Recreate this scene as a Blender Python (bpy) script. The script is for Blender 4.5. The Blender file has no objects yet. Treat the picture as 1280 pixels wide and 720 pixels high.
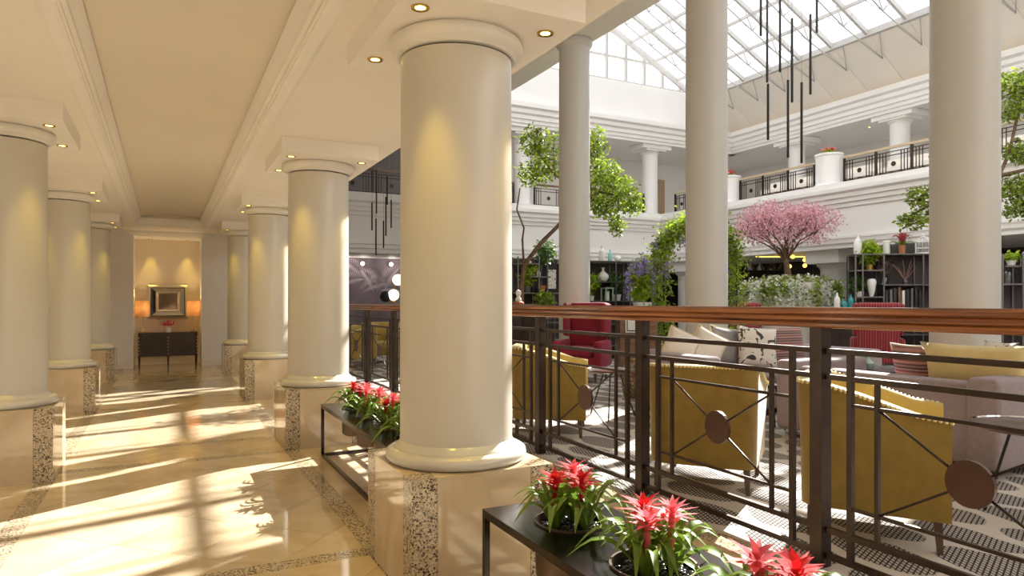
import bpy, bmesh, math, random
from mathutils import Vector, Matrix
random.seed(7)
R = math.radians
SC = bpy.context.scene
COL = SC.collection

# ------------------------------------------------------------------ camera, sky, sun, exposure
CAM_H = 1.2
YAW = R(27.0)
FPX = 853.0
HOR = 378.0
cd = bpy.data.cameras.new('camera'); cam = bpy.data.objects.new('camera', cd); COL.objects.link(cam)
cam.location = (0, 0, CAM_H); cam.rotation_euler = (R(90), 0, -YAW)
cd.sensor_width = 36; cd.lens = FPX/1280*36; cd.shift_y = (HOR-360)/1280; cd.clip_start = .05; cd.clip_end = 300
SC.camera = cam

w = bpy.data.worlds.new('sky'); SC.world = w; w.use_nodes = True
bg = w.node_tree.nodes['Background']; bg.inputs[0].default_value = (.92, .96, 1.0, 1); bg.inputs[1].default_value = 1.75

SUN_AZ, SUN_EL = R(59), R(32.0)     # azimuth from +Y towards +X
sd = bpy.data.lights.new('sun', 'SUN'); sd.energy = 18; sd.angle = R(.33); sd.color = (1, .945, .865)
so = bpy.data.objects.new('sun', sd); COL.objects.link(so)
dv = Vector((math.sin(SUN_AZ)*math.cos(SUN_EL), math.cos(SUN_AZ)*math.cos(SUN_EL), math.sin(SUN_EL)))
so.rotation_euler = dv.to_track_quat('Z', 'Y').to_euler(); so.location = dv*60

vs = SC.view_settings
vs.view_transform = 'Standard'; vs.look = 'None'; vs.gamma = 1; vs.use_curve_mapping = False
vs.exposure = .22
try:
    SC.cycles.max_bounces = 12; SC.cycles.diffuse_bounces = 8; SC.cycles.transparent_max_bounces = 16
    SC.cycles.sample_clamp_indirect = 6
except Exception: pass

def U(px, D, z=0.0):
    """plan position that lies at depth D along the view axis under picture column px"""
    t = (px-640)/FPX; L = t*D; s, c = math.sin(YAW), math.cos(YAW)
    return Vector((s*D+c*L, c*D-s*L, z))
def ZH(py, D): return CAM_H + (HOR-py)*D/FPX

# ------------------------------------------------------------------ mesh helpers
class MB:
    def __init__(s): s.v = []; s.f = []
    def add(s, vs, fs):
        o = len(s.v); s.v += [tuple(v) for v in vs]; s.f += [tuple(i+o for i in f) for f in fs]; return s
    def box(s, x0, x1, y0, y1, z0, z1):
        v = [(x, y, z) for z in (z0, z1) for y in (y0, y1) for x in (x0, x1)]
        return s.add(v, [(0,2,3,1), (4,5,7,6), (0,1,5,4), (2,6,7,3), (0,4,6,2), (1,3,7,5)])
    def cbox(s, c, d): return s.box(c[0]-d[0]/2, c[0]+d[0]/2, c[1]-d[1]/2, c[1]+d[1]/2, c[2]-d[2]/2, c[2]+d[2]/2)
    def prism(s, poly, z0, z1):
        n = len(poly)
        v = [(p[0], p[1], z0) for p in poly] + [(p[0], p[1], z1) for p in poly]
        return s.add(v, [tuple(range(n-1, -1, -1)), tuple(range(n, 2*n))] + [(i, (i+1) % n, n+(i+1) % n, n+i) for i in range(n)])
    def lathe(s, prof, seg=32, c=(0, 0, 0), caps=True):
        n = len(prof); v = []
        for i in range(seg):
            a = 2*math.pi*i/seg
            for r, z in prof: v.append((c[0]+r*math.cos(a), c[1]+r*math.sin(a), c[2]+z))
        f = []
        for i in range(seg):
            j = (i+1) % seg
            for k in range(n-1): f.append((i*n+k, j*n+k, j*n+k+1, i*n+k+1))
        if caps:
            if prof[0][0] > 1e-6: f.append(tuple(i*n for i in range(seg-1, -1, -1)))
            if prof[-1][0] > 1e-6: f.append(tuple(i*n+n-1 for i in range(seg)))
        return s.add(v, f)
    def tube(s, pts, rad, seg=6, caps=True):
        pts = [Vector(p) for p in pts]; n = len(pts)
        rs = rad if isinstance(rad, (list, tuple)) else [rad]*n
        v = []; ref = None
        for i, p in enumerate(pts):
            t = (pts[min(i+1, n-1)]-pts[max(i-1, 0)])
            t = t.normalized() if t.length > 1e-9 else Vector((0, 0, 1))
            if ref is None: ref = Vector((1, 0, 0)) if abs(t.x) < .8 else Vector((0, 1, 0))
            a = (ref - t*ref.dot(t)); a = a.normalized() if a.length > 1e-6 else t.orthogonal().normalized()
            ref = a; b = t.cross(a)
            for k in range(seg):
                g = 2*math.pi*k/seg
                v.append(p + (a*math.cos(g)+b*math.sin(g))*rs[i])
        f = []
        for i in range(n-1):
            for k in range(seg):
                m = (k+1) % seg
                f.append((i*seg+k, i*seg+m, (i+1)*seg+m, (i+1)*seg+k))
        if caps: f += [tuple(range(seg-1, -1, -1)), tuple((n-1)*seg+k for k in range(seg))]
        return s.add(v, f)
    def bar(s, a, b, wx, wz=None):
        """square bar between two points"""
        a, b = Vector(a), Vector(b); t = (b-a).normalized(); wz = wz or wx
        up = Vector((0, 0, 1)) if abs(t.z) < .95 else Vector((0, 1, 0))
        x = t.cross(up).normalized(); y = x.cross(t)
        v = []
        for p in (a, b):
            for i, j in ((-1, -1), (1, -1), (1, 1), (-1, 1)): v.append(p + x*i*wx/2 + y*j*wz/2)
        return s.add(v, [(3,2,1,0), (4,5,6,7), (0,1,5,4), (1,2,6,5), (2,3,7,6), (3,0,4,7)])
    def extrude_x(s, prof, x0, x1, yb, out=-1):
        """closed (o,z) profile swept along x; o is measured from yb in direction out"""
        n = len(prof)
        v = [(x0, yb+out*o, z) for o, z in prof]+[(x1, yb+out*o, z) for o, z in prof]
        return s.add(v, [tuple(range(n)), tuple(range(2*n-1, n-1, -1))]+[(i, n+i, n+(i+1) % n, (i+1) % n) for i in range(n)])
    def extrude_y(s, prof, y0, y1, xb, out=-1):
        n = len(prof)
        v = [(xb+out*o, y0, z) for o, z in prof]+[(xb+out*o, y1, z) for o, z in prof]
        return s.add(v, [tuple(range(n)), tuple(range(2*n-1, n-1, -1))]+[(i, n+i, n+(i+1) % n, (i+1) % n) for i in range(n)])
    def sphere(s, c, r, seg=12, rings=8, sc=(1, 1, 1)):
        v = []; f = []
        for i in range(rings+1):
            th = math.pi*i/rings
            for k in range(seg):
                a = 2*math.pi*k/seg
                v.append((c[0]+r*sc[0]*math.sin(th)*math.cos(a), c[1]+r*sc[1]*math.sin(th)*math.sin(a), c[2]-r*sc[2]*math.cos(th)))
        for i in range(rings):
            for k in range(seg):
                m = (k+1) % seg
                f.append((i*seg+k, i*seg+m, (i+1)*seg+m, (i+1)*seg+k))
        return s.add(v, f)
    def mesh(s, name, mat, smooth=False, angle=None, fix=True):
        me = bpy.data.meshes.new(name); me.from_pydata(s.v, [], s.f)
        if fix:
            bm = bmesh.new(); bm.from_mesh(me)
            bmesh.ops.remove_doubles(bm, verts=bm.verts, dist=1e-5)
            bmesh.ops.recalc_face_normals(bm, faces=bm.faces); bm.to_mesh(me); bm.free()
        if mat: me.materials.append(mat)
        if smooth:
            me.polygons.foreach_set('use_smooth', [True]*len(me.polygons))
            if angle: me.set_sharp_from_angle(angle=R(angle))
        return me
    def build(s, name, mat, parent=None, smooth=False, angle=40, loc=None, fix=True):
        return link(name, s.mesh(name, mat, smooth, angle, fix), parent, loc)

def link(name, me, parent=None, loc=None, rot=None, scale=None):
    o = bpy.data.objects.new(name, me); COL.objects.link(o)
    if parent: o.parent = parent
    if loc is not None: o.location = loc
    if rot is not None: o.rotation_euler = rot
    if scale is not None: o.scale = scale
    return o
def tag(o, label=None, cat=None, group=None, kind=None):
    if label: o['label'] = label
    if cat: o['category'] = cat
    if group: o['group'] = group
    if kind: o['kind'] = kind
    return o
def thing(name, label, cat, loc=(0, 0, 0), rz=0, group=None):
    o = bpy.data.objects.new(name, None); COL.objects.link(o); o.empty_display_size = .1
    o.location = loc; o.rotation_euler = (0, 0, rz)
    return tag(o, label, cat, group)
def struct(name, mb, mat, parent=None, smooth=False):
    o = mb.build(name, mat, parent, smooth)
    if parent is None: o['kind'] = 'structure'
    return o
def copy_tree(o, parent=None):
    c = o.copy(); COL.objects.link(c); c.parent = parent
    for ch in list(o.children): copy_tree(ch, c)
    return c
def place(proto, flag, loc, rz=0, label=None, group=None):
    """the first call uses the prototype itself, later calls use copies"""
    o = proto if not flag else copy_tree(proto)
    flag.append(1); o.location = loc; o.rotation_euler = (0, 0, rz)
    if label: o['label'] = label
    if group: o['group'] = group
    return o
def rbox(name, d, bev, mat, parent=None, loc=(0, 0, 0), rot=None, seg=3, taper=None, puff=0.0):
    """soft-edged upholstery block centred on loc"""
    bm = bmesh.new(); bmesh.ops.create_cube(bm, size=1)
    for v in bm.verts: v.co = Vector((v.co.x*d[0], v.co.y*d[1], v.co.z*d[2]))
    if puff:
        bmesh.ops.subdivide_edges(bm, edges=bm.edges, cuts=3, use_grid_fill=True)
    if bev:
        es = bm.edges if not puff else [e for e in bm.edges if len(e.link_faces) == 2 and e.calc_face_angle(0) > .5]
        bmesh.ops.bevel(bm, geom=list(es), offset=bev, segments=seg, affect='EDGES', profile=.5)
    if puff:
        for v in bm.verts:
            x, y, z = v.co.x/d[0]*2, v.co.y/d[1]*2, v.co.z/d[2]*2
            k = puff*max(0, 1-x*x)*max(0, 1-y*y)
            if abs(z) > .5: v.co.z += math.copysign(k, z)
    if taper:
        for v in bm.verts:
            k = 1+taper*(v.co.z/d[2]); v.co.x *= k; v.co.y *= k
    bmesh.ops.recalc_face_normals(bm, faces=bm.faces)
    me = bpy.data.meshes.new(name); bm.to_mesh(me); bm.free()
    me.materials.append(mat); me.polygons.foreach_set('use_smooth', [True]*len(me.polygons)); me.set_sharp_from_angle(angle=R(35))
    return link(name, me, parent, loc, rot)
def pillow_mesh(name, wd, ht, th, mat, n=12):
    """stuffed square cushion in the xz plane, thickness along y, centre at origin"""
    mb = MB()
    for side in (1, -1):
        v = []; f = []
        for i in range(n+1):
            for j in range(n+1):
                u, q = i/n*2-1, j/n*2-1
                k = (max(0, 1-u**4)*max(0, 1-q**4))**.55
                pin = 1-.07*(1-abs(q)**2)*abs(u)**3
                pin2 = 1-.07*(1-abs(u)**2)*abs(q)**3
                v.append((u*wd/2*pin, side*th/2*k, q*ht/2*pin2))
        for i in range(n):
            for j in range(n):
                a = i*(n+1)+j
                q4 = (a, a+n+1, a+n+2, a+1)
                f.append(q4 if side < 0 else q4[::-1])
        mb.add(v, f)
    return mb.mesh(name, mat, True)

# ------------------------------------------------------------------ materials
def _nt(name):
    m = bpy.data.materials.new(name); m.use_nodes = True
    nt = m.node_tree; return m, nt, nt.nodes, nt.links, nt.nodes['Principled BSDF']
def M(name, col, rough=.5, metal=0, var=.06, scale=6, bump=0, bscale=60, coat=0, sheen=0, emit=None, es=0, stretch=None, trans=0):
    m, nt, N, L, P = _nt(name)
    tc = N.new('ShaderNodeTexCoord'); mp = N.new('ShaderNodeMapping'); L.new(tc.outputs['Object'], mp.inputs[0])
    if stretch: mp.inputs['Scale'].default_value = stretch
    nz = N.new('ShaderNodeTexNoise'); nz.inputs['Scale'].default_value = scale; nz.inputs['Detail'].default_value = 4
    L.new(mp.outputs[0], nz.inputs['Vector'])
    rp = N.new('ShaderNodeValToRGB'); L.new(nz.outputs['Fac'], rp.inputs[0])
    rp.color_ramp.elements[0].position = .3; rp.color_ramp.elements[1].position = .7
    rp.color_ramp.elements[0].color = tuple(max(0, c*(1-var)) for c in col)+(1,)
    rp.color_ramp.elements[1].color = tuple(min(1, c*(1+var)) for c in col)+(1,)
    L.new(rp.outputs[0], P.inputs['Base Color'])
    P.inputs['Roughness'].default_value = rough; P.inputs['Metallic'].default_value = metal
    P.inputs['Coat Weight'].default_value = coat; P.inputs['Coat Roughness'].default_value = .05
    P.inputs['Sheen Weight'].default_value = sheen; P.inputs['Sheen Roughness'].default_value = .4
    if trans: P.inputs['Transmission Weight'].default_value = trans
    if emit: P.inputs['Emission Color'].default_value = tuple(emit)+(1,); P.inputs['Emission Strength'].default_value = es
    if bump:
        n2 = N.new('ShaderNodeTexNoise'); n2.inputs['Scale'].default_value = bscale; n2.inputs['Detail'].default_value = 3
        L.new(mp.outputs[0], n2.inputs['Vector'])
        b = N.new('ShaderNodeBump'); b.inputs['Strength'].default_value = bump; b.inputs['Distance'].default_value = .01
        L.new(n2.outputs['Fac'], b.inputs['Height']); L.new(b.outputs[0], P.inputs['Normal'])
    return m
def math_node(N, L, op, a, b=None):
    n = N.new('ShaderNodeMath'); n.operation = op
    for i, x in enumerate((a, b)):
        if x is None: continue
        if isinstance(x, (int, float)): n.inputs[i].default_value = x
        else: L.new(x, n.inputs[i])
    return n.outputs[0]
def mix_col(N, L, fac, a, b):
    n = N.new('ShaderNodeMix'); n.data_type = 'RGBA'
    L.new(fac, n.inputs[0]) if not isinstance(fac, (int, float)) else setattr(n.inputs[0], 'default_value', fac)
    for k, x in ((6, a), (7, b)):
        if isinstance(x, tuple): n.inputs[k].default_value = x+(1,) if len(x) == 3 else x
        else: L.new(x, n.inputs[k])
    return n.outputs[2]
def mat_marble():
    m, nt, N, L, P = _nt('cream_marble')
    tc = N.new('ShaderNodeTexCoord'); gm = N.new('ShaderNodeNewGeometry'); oi = N.new('ShaderNodeObjectInfo')
    mv = N.new('ShaderNodeVectorMath'); mv.operation = 'ADD'; L.new(gm.outputs['Position'], mv.inputs[0])
    cx = N.new('ShaderNodeCombineXYZ'); L.new(math_node(N, L, 'MULTIPLY', oi.outputs['Random'], 40.0), cx.inputs[0]); L.new(cx.outputs[0], mv.inputs[1])
    nz = N.new('ShaderNodeTexNoise'); nz.inputs['Scale'].default_value = 2.5; nz.inputs['Detail'].default_value = 8; nz.inputs['Distortion'].default_value = 1.2
    L.new(mv.outputs[0], nz.inputs['Vector'])
    rp = N.new('ShaderNodeValToRGB'); L.new(nz.outputs['Fac'], rp.inputs[0])
    e = rp.color_ramp.elements; e[0].position = .3; e[0].color = (.58, .45, .28, 1); e[1].position = .62; e[1].color = (.71, .59, .41, 1)
    tint = math_node(N, L, 'MULTIPLY_ADD', oi.outputs['Random'], .10); tint.node.inputs[2].default_value = .92
    mm = N.new('ShaderNodeVectorMath'); mm.operation = 'SCALE'; L.new(rp.outputs[0], mm.inputs[0]); L.new(tint, mm.inputs['Scale'])
    L.new(mm.outputs[0], P.inputs['Base Color'])
    P.inputs['Roughness'].default_value = .06; P.inputs['Specular IOR Level'].default_value = .75
    return m
def mat_granite():
    m, nt, N, L, P = _nt('speckled_granite')
    gm = N.new('ShaderNodeNewGeometry')
    v1 = N.new('ShaderNodeTexVoronoi'); v1.inputs['Scale'].default_value = 165; L.new(gm.outputs['Position'], v1.inputs['Vector'])
    r1 = N.new('ShaderNodeValToRGB'); sp = N.new('ShaderNodeSeparateColor'); L.new(v1.outputs['Color'], sp.inputs[0]); L.new(sp.outputs[0], r1.inputs[0])
    el = r1.color_ramp.elements; r1.color_ramp.interpolation = 'CONSTANT'
    el[0].position = 0; el[0].color = (.03, .025, .02, 1); el[1].position = .10; el[1].color = (.24, .17, .10, 1)
    for p, c in ((.24, (.50, .41, .28)), (.55, (.66, .57, .41)), (.85, (.50, .40, .26))):
        q = el.new(p); q.color = c+(1,)
    nz = N.new('ShaderNodeTexNoise'); nz.inputs['Scale'].default_value = 60; nz.inputs['Detail'].default_value = 5; L.new(gm.outputs['Position'], nz.inputs['Vector'])
    dk = N.new('ShaderNodeValToRGB'); L.new(nz.outputs['Fac'], dk.inputs[0]); dk.color_ramp.elements[0].position = .35; dk.color_ramp.elements[1].position = .40
    L.new(mix_col(N, L, dk.outputs[0], (.07, .055, .04), r1.outputs[0]), P.inputs['Base Color'])
    P.inputs['Roughness'].default_value = .14
    return m
def mat_carpet():
    m, nt, N, L, P = _nt('loop_carpet')
    gm = N.new('ShaderNodeNewGeometry'); nz = N.new('ShaderNodeTexNoise'); nz.inputs['Scale'].default_value = 1.6; L.new(gm.outputs['Position'], nz.inputs['Vector'])
    va = N.new('ShaderNodeVectorMath'); va.operation = 'MULTIPLY_ADD'; L.new(nz.outputs['Color'], va.inputs[0]); va.inputs[1].default_value = (.22, .22, 0); L.new(gm.outputs['Position'], va.inputs[2])
    s = N.new('ShaderNodeSeparateXYZ'); L.new(va.outputs[0], s.inputs[0])
    u = math_node(N, L, 'MULTIPLY', s.outputs[0], 1/.30); v = math_node(N, L, 'MULTIPLY', s.outputs[1], 1/.62)
    row = math_node(N, L, 'FLOOR', u); off = math_node(N, L, 'MULTIPLY', math_node(N, L, 'MODULO', row, 2.0), .5)
    fu = math_node(N, L, 'SUBTRACT', math_node(N, L, 'FRACT', u), .5)
    fv = math_node(N, L, 'SUBTRACT', math_node(N, L, 'FRACT', math_node(N, L, 'ADD', v, off)), .5)
    d = math_node(N, L, 'SQRT', math_node(N, L, 'ADD', math_node(N, L, 'POWER', math_node(N, L, 'MULTIPLY', fu, 2.15), 2.0), math_node(N, L, 'POWER', math_node(N, L, 'MULTIPLY', fv, 2.3), 2.0)))
    ins = N.new('ShaderNodeMapRange'); L.new(d, ins.inputs[0]); ins.inputs[1].default_value = .96; ins.inputs[2].default_value = 1.02; ins.inputs[3].default_value = 1; ins.inputs[4].default_value = 0
    ch = N.new('ShaderNodeTexChecker'); 
    sp = N.new('ShaderNodeSeparateXYZ'); L.new(gm.outputs['Position'], sp.inputs[0])
    pf = math_node(N, L, 'ADD', math_node(N, L, 'MULTIPLY', sp.outputs[0], .707*.42), math_node(N, L, 'MULTIPLY', sp.outputs[1], .707*.42))
    pq = math_node(N, L, 'SUBTRACT', math_node(N, L, 'MULTIPLY', sp.outputs[0], .707), math_node(N, L, 'MULTIPLY', sp.outputs[1], .707))
    a = math_node(N, L, 'ABSOLUTE', math_node(N, L, 'SINE', math_node(N, L, 'MULTIPLY', math_node(N, L, 'ADD', pq, pf), 125)))
    b = math_node(N, L, 'ABSOLUTE', math_node(N, L, 'SINE', math_node(N, L, 'MULTIPLY', math_node(N, L, 'SUBTRACT', pq, pf), 125)))
    net = math_node(N, L, 'GREATER_THAN', math_node(N, L, 'MINIMUM', a, b), .5)
    mesh = mix_col(N, L, net, (.03, .026, .026), (.50, .45, .40))
    L.new(mix_col(N, L, ins.outputs[0], (.62, .57, .51), mesh), P.inputs['Base Color'])
    P.inputs['Roughness'].default_value = .95
    N.remove(ch)
    return m
def mat_glass(name, tint=(1, 1, 1), gl=.07):
    m = bpy.data.materials.new(name); m.use_nodes = True; nt = m.node_tree; N = nt.nodes; L = nt.links
    N.remove(N['Principled BSDF']); out = N['Material Output']
    t = N.new('ShaderNodeBsdfTransparent'); t.inputs[0].default_value = tint+(1,)
    g = N.new('ShaderNodeBsdfGlossy'); g.inputs['Roughness'].default_value = .03
    mx = N.new('ShaderNodeMixShader'); mx.inputs[0].default_value = gl
    L.new(t.outputs[0], mx.inputs[1]); L.new(g.outputs[0], mx.inputs[2]); L.new(mx.outputs[0], out.inputs[0])
    return m
def mat_stripe(name, cols, axis=2, freq=30, rough=.8, coord='Object', sheen=.3):
    """stripes along an axis, colours by a constant ramp"""
    m, nt, N, L, P = _nt(name)
    tc = N.new('ShaderNodeTexCoord'); s = N.new('ShaderNodeSeparateXYZ'); L.new(tc.outputs[coord], s.inputs[0])
    f = math_node(N, L, 'FRACT', math_node(N, L, 'MULTIPLY', s.outputs[axis], freq))
    rp = N.new('ShaderNodeValToRGB'); L.new(f, rp.inputs[0]); rp.color_ramp.interpolation = 'CONSTANT'
    el = rp.color_ramp.elements
    for i, (p, c) in enumerate(cols):
        q = el[i] if i < 2 else el.new(p); q.position = p; q.color = c+(1,)
    L.new(rp.outputs[0], P.inputs['Base Color']); P.inputs['Roughness'].default_value = rough; P.inputs['Sheen Weight'].default_value = sheen
    return m
def mat_print(name, base, ink, scale=16, thr=.52):
    m, nt, N, L, P = _nt(name)
    tc = N.new('ShaderNodeTexCoord'); nz = N.new('ShaderNodeTexNoise'); nz.inputs['Scale'].default_value = scale; nz.inputs['Distortion'].default_value = 1.6; nz.inputs['Detail'].default_value = 1
    L.new(tc.outputs['Object'], nz.inputs['Vector'])
    L.new(mix_col(N, L, math_node(N, L, 'GREATER_THAN', nz.outputs['Fac'], thr), base, ink), P.inputs['Base Color']); P.inputs['Roughness'].default_value = .9
    return m
def mat_wood(name, c0, c1, rough=.25, scale=(3, 40, 40), coat=.4):
    m, nt, N, L, P = _nt(name)
    tc = N.new('ShaderNodeTexCoord'); mp = N.new('ShaderNodeMapping'); mp.inputs['Scale'].default_value = scale; L.new(tc.outputs['Object'], mp.inputs[0])
    nz = N.new('ShaderNodeTexNoise'); nz.inputs['Scale'].default_value = 1; nz.inputs['Detail'].default_value = 6; L.new(mp.outputs[0], nz.inputs['Vector'])
    rp = N.new('ShaderNodeValToRGB'); L.new(nz.outputs['Fac'], rp.inputs[0]); e = rp.color_ramp.elements
    e[0].position = .35; e[0].color = c0+(1,); e[1].position = .65; e[1].color = c1+(1,)
    L.new(rp.outputs[0], P.inputs['Base Color']); P.inputs['Roughness'].default_value = rough; P.inputs['Coat Weight'].default_value = coat; P.inputs['Coat Roughness'].default_value = .08
    return m
def mat_leaf(name, c, var=.35, rough=.4, trl=.35):
    m, nt, N, L, P = _nt(name)
    gm = N.new('ShaderNodeNewGeometry'); ri = gm.outputs['Random Per Island']
    rp = N.new('ShaderNodeValToRGB'); L.new(ri, rp.inputs[0]); e = rp.color_ramp.elements
    e[0].color = tuple(x*(1-var) for x in c)+(1,); e[1].color = tuple(min(1, x*(1+var)) for x in c)+(1,)
    L.new(rp.outputs[0], P.inputs['Base Color']); P.inputs['Roughness'].default_value = rough
    if trl:
        tr = N.new('ShaderNodeBsdfTranslucent'); L.new(rp.outputs[0], tr.inputs[0]); mx = N.new('ShaderNodeMixShader'); mx.inputs[0].default_value = trl
        L.new(P.outputs[0], mx.inputs[1]); L.new(tr.outputs[0], mx.inputs[2]); L.new(mx.outputs[0], N['Material Output'].inputs[0])
    return m

MT = dict(
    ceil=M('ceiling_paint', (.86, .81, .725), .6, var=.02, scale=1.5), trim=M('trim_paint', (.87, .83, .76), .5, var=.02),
    white=M('white_plaster', (.80, .78, .755), .6, var=.02, scale=1), beige=M('beige_plaster', (.84, .78, .70), .65, var=.03, scale=1),
    shaft=M('column_paint', (.61, .58, .505), .33, var=.015, scale=1.2, coat=.15), ashaft=M('atrium_column_paint', (.58, .565, .525), .4, var=.02, scale=1),
    cap=M('capital_paint', (.76, .73, .66), .35, var=.02), marble=mat_marble(), granite=mat_granite(), carpet=mat_carpet(),
    grout=M('grout', (.36, .29, .20), .8), bronze=M('bronze_metal', (.055, .038, .031), .36, .7, var=.15, scale=20),
    discm=M('disc_bronze', (.11, .062, .05), .35, .7, var=.1), wood=mat_wood('mahogany', (.11, .028, .008), (.42, .15, .042), .2, (50, 1.4, 70)),
    mustard=M('mustard_velvet', (.30, .195, .036), .8, var=.12, scale=14, bump=.15, bscale=250, sheen=.5),
    mustard_in=M('mustard_lining', (.50, .37, .10), .8, var=.1, scale=10, sheen=.4), nail=M('bead_trim', (.80, .68, .34), .45, .2),
    leg=M('walnut_leg', (.12, .07, .045), .4), crimson=M('crimson_velvet', (.25, .008, .028), .8, var=.15, scale=8, sheen=.12),
    mauve=M('mauve_fabric', (.31, .25, .262), .9, var=.08, scale=30, bump=.2, bscale=300, sheen=.25), grey=M('grey_fabric', (.24, .22, .22), .9, var=.08, scale=30, sheen=.2),
    redstripe=mat_stripe('red_stripe', [(0, (.32, .025, .03)), (.35, (.10, .008, .012)), (.55, (.40, .09, .08)), (.7, (.20, .012, .02))], 0, 13, sheen=.1),
    bandstripe=mat_stripe('banded_stripe', [(0, (.20, .055, .05)), (.2, (.45, .36, .30)), (.28, (.12, .04, .045)), (.5, (.30, .17, .13)), (.62, (.09, .05, .05)), (.8, (.42, .20, .15))], 2, 11),
    palecush=M('ivory_fabric', (.78, .72, .62), .9, sheen=.2), yellcush=M('straw_fabric', (.68, .55, .27), .85, var=.08, sheen=.4), printc=mat_print('printed_fabric', (.74, .69, .61), (.06, .055, .05), 9, .56),
    black=M('black_metal', (.012, .011, .011), .4, .3), steel=M('dark_steel', (.045, .036, .032), .22, .85, var=.2), potm=M('brown_steel', (.16, .11, .08), .35, .8, var=.1),
    pebble=M('black_pebble', (.02, .018, .018), .12, var=.4, scale=40), brom=mat_leaf('bromeliad_leaf', (.16, .26, .03), .3, .42, .3), red=mat_leaf('red_bract', (.66, .015, .018), .2, .75, .2),
    pink=mat_leaf('pink_bract', (.80, .15, .18), .3, .75, .2), leaf=mat_leaf('ficus_leaf', (.24, .33, .03), .6, .4, .4), leafd=mat_leaf('dark_leaf', (.09, .17, .04), .4, .4, .3), lime=mat_leaf('lime_leaf', (.36, .50, .03), .3, .5, .4),
    blossom=mat_leaf('pink_blossom', (.82, .45, .50), .35, .7, .3), whiteb=mat_leaf('white_blossom', (.80, .80, .74), .15, .7, .3), lilac=mat_leaf('lilac_blossom', (.36, .28, .58), .3, .7, .3),
    bark=M('bark', (.16, .10, .06), .9, var=.35, scale=12, bump=.5, bscale=30), darkwall=M('dark_brown_wall', (.055, .042, .042), .7), tan=M('tan_wall', (.42, .30, .18), .6),
    glass=mat_glass('clear_glass', (.97, .985, 1), .06), frame=M('white_steel', (.52, .50, .48), .45, var=.03), mural=M('mural_ground', (.22, .18, .215), .8, var=.4, scale=1.2), frond=M('mural_frond', (.62, .54, .62), .8, var=.45, scale=2.5),
    ceramic=M('white_ceramic', (.84, .83, .80), .15, var=.02), teal=M('teal_glass', (.04, .36, .38), .1, trans=.3), palegreen=M('pale_green_glass', (.52, .68, .56), .12, trans=.25),
    lampglow=M('lamp_glow', (1, .8, .4), .5, emit=(1, .62, .12), es=9), globeglow=M('globe_glow', (1, .9, .75), .4, emit=(1, .86, .62), es=3.2), shade=mat_leaf('lamp_shade_fabric', (.80, .60, .38), .03, .9, .55),
    console=M('espresso_wood', (.05, .031, .025), .35, var=.2, scale=8), chrome=M('mirror_glass', (.85, .85, .83), .03, 1, var=.01), brass=M('brass', (.55, .36, .12), .25, .9), yellowglow=M('yellow_glow', (1, .8, .3), .5, emit=(1, .66, .12), es=2),
    brown=mat_wood('brown_wood', (.13, .06, .028), (.26, .13, .06), .4), smoke=mat_glass('smoked_glass', (.75, .8, .78), .12), terracotta=M('terracotta', (.45, .17, .07), .7), shelfm=M('shelf_metal', (.16, .15, .15), .4, .6),
    niche=M('niche_paint', (.70, .62, .52), .6, var=.02), door=mat_wood('added_door_wood', (.06, .03, .015), (.11, .06, .03), .35, (6, 6, 1)),
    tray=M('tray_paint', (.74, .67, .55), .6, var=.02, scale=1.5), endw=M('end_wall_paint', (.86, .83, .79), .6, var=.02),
    ring=M('base_ring_paint', (.60, .585, .545), .22, var=.02, coat=.3),
    paper=M('paper', (.75, .72, .66), .8), bookred=M('dark_board', (.04, .035, .035), .3), gold=M('gold_pot', (.60, .40, .10), .3, .8),
)

# ------------------------------------------------------------------ plan of the place (metres)
RC_X, LC_X = 1.20, -.99                     # corridor column lines
RC_Y = [2.92+3.15*k for k in range(4)]
LC_Y = [5.80+3.15*k for k in range(3)]
AC_X, AC_Y = 6.16, [3.48+3.147*k for k in range(-1, 5)]
RAIL_X = 2.66
SOF, BLK, TRAY = 2.51, 2.39, 2.62           # corridor soffit, column block underside, tray panel
YEND = 14.2
BK_Y, RT_X, UP_X = 17.0, 13.95, 16.9        # balcony fronts and the upper cornice
FASC0, GAL, CORN0, CORN1 = 2.44, 3.96, 6.15, 6.77
EAVE_X, EAVE_Z, LEAVE_X, SILL = 15.45, 7.8, 6.45, 7.93
GD = 2.5                                    # gallery depth
RIDGE_X = (EAVE_X+LEAVE_X)/2; SLOPE = .5
Y0 = -6.0

# ------------------------------------------------------------------ floor: slab, tiles, granite bands
floor = struct('floor', MB().box(-1.95, 20.4, Y0, 19.8, -.25, -.006), MT['grout'])
def clip(poly, x0, x1, y0, y1):
    def cut(p, ax, lim, sg):
        out = []
        for i in range(len(p)):
            a, b = p[i], p[(i+1) % len(p)]
            ia, ib = sg*(a[ax]-lim) >= 0, sg*(b[ax]-lim) >= 0
            if ia: out.append(a)
            if ia != ib:
                t = (lim-a[ax])/(b[ax]-a[ax]); out.append((a[0]+t*(b[0]-a[0]), a[1]+t*(b[1]-a[1])))
        return out
    for ax, lim, sg in ((0, x0, 1), (0, x1, -1), (1, y0, 1), (1, y1, -1)):
        poly = cut(poly, ax, lim, sg)
        if len(poly) < 3: return None
    return poly
def tile(poly, mat='marble', name='tile', z=0.0):
    cx = sum(p[0] for p in poly)/len(poly); cy = sum(p[1] for p in poly)/len(poly)
    q = []
    for p in poly:
        d = math.hypot(p[0]-cx, p[1]-cy); k = max(.2, 1-.0024/max(d, .004)); q.append(((p[0]-cx)*k, (p[1]-cy)*k))
    return MB().prism(q, -.006, z).build(name, MT[mat], floor, loc=(cx, cy, 0))
def area(p): return abs(sum(p[i][0]*p[(i+1) % len(p)][1]-p[(i+1) % len(p)][0]*p[i][1] for i in range(len(p))))/2
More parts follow.
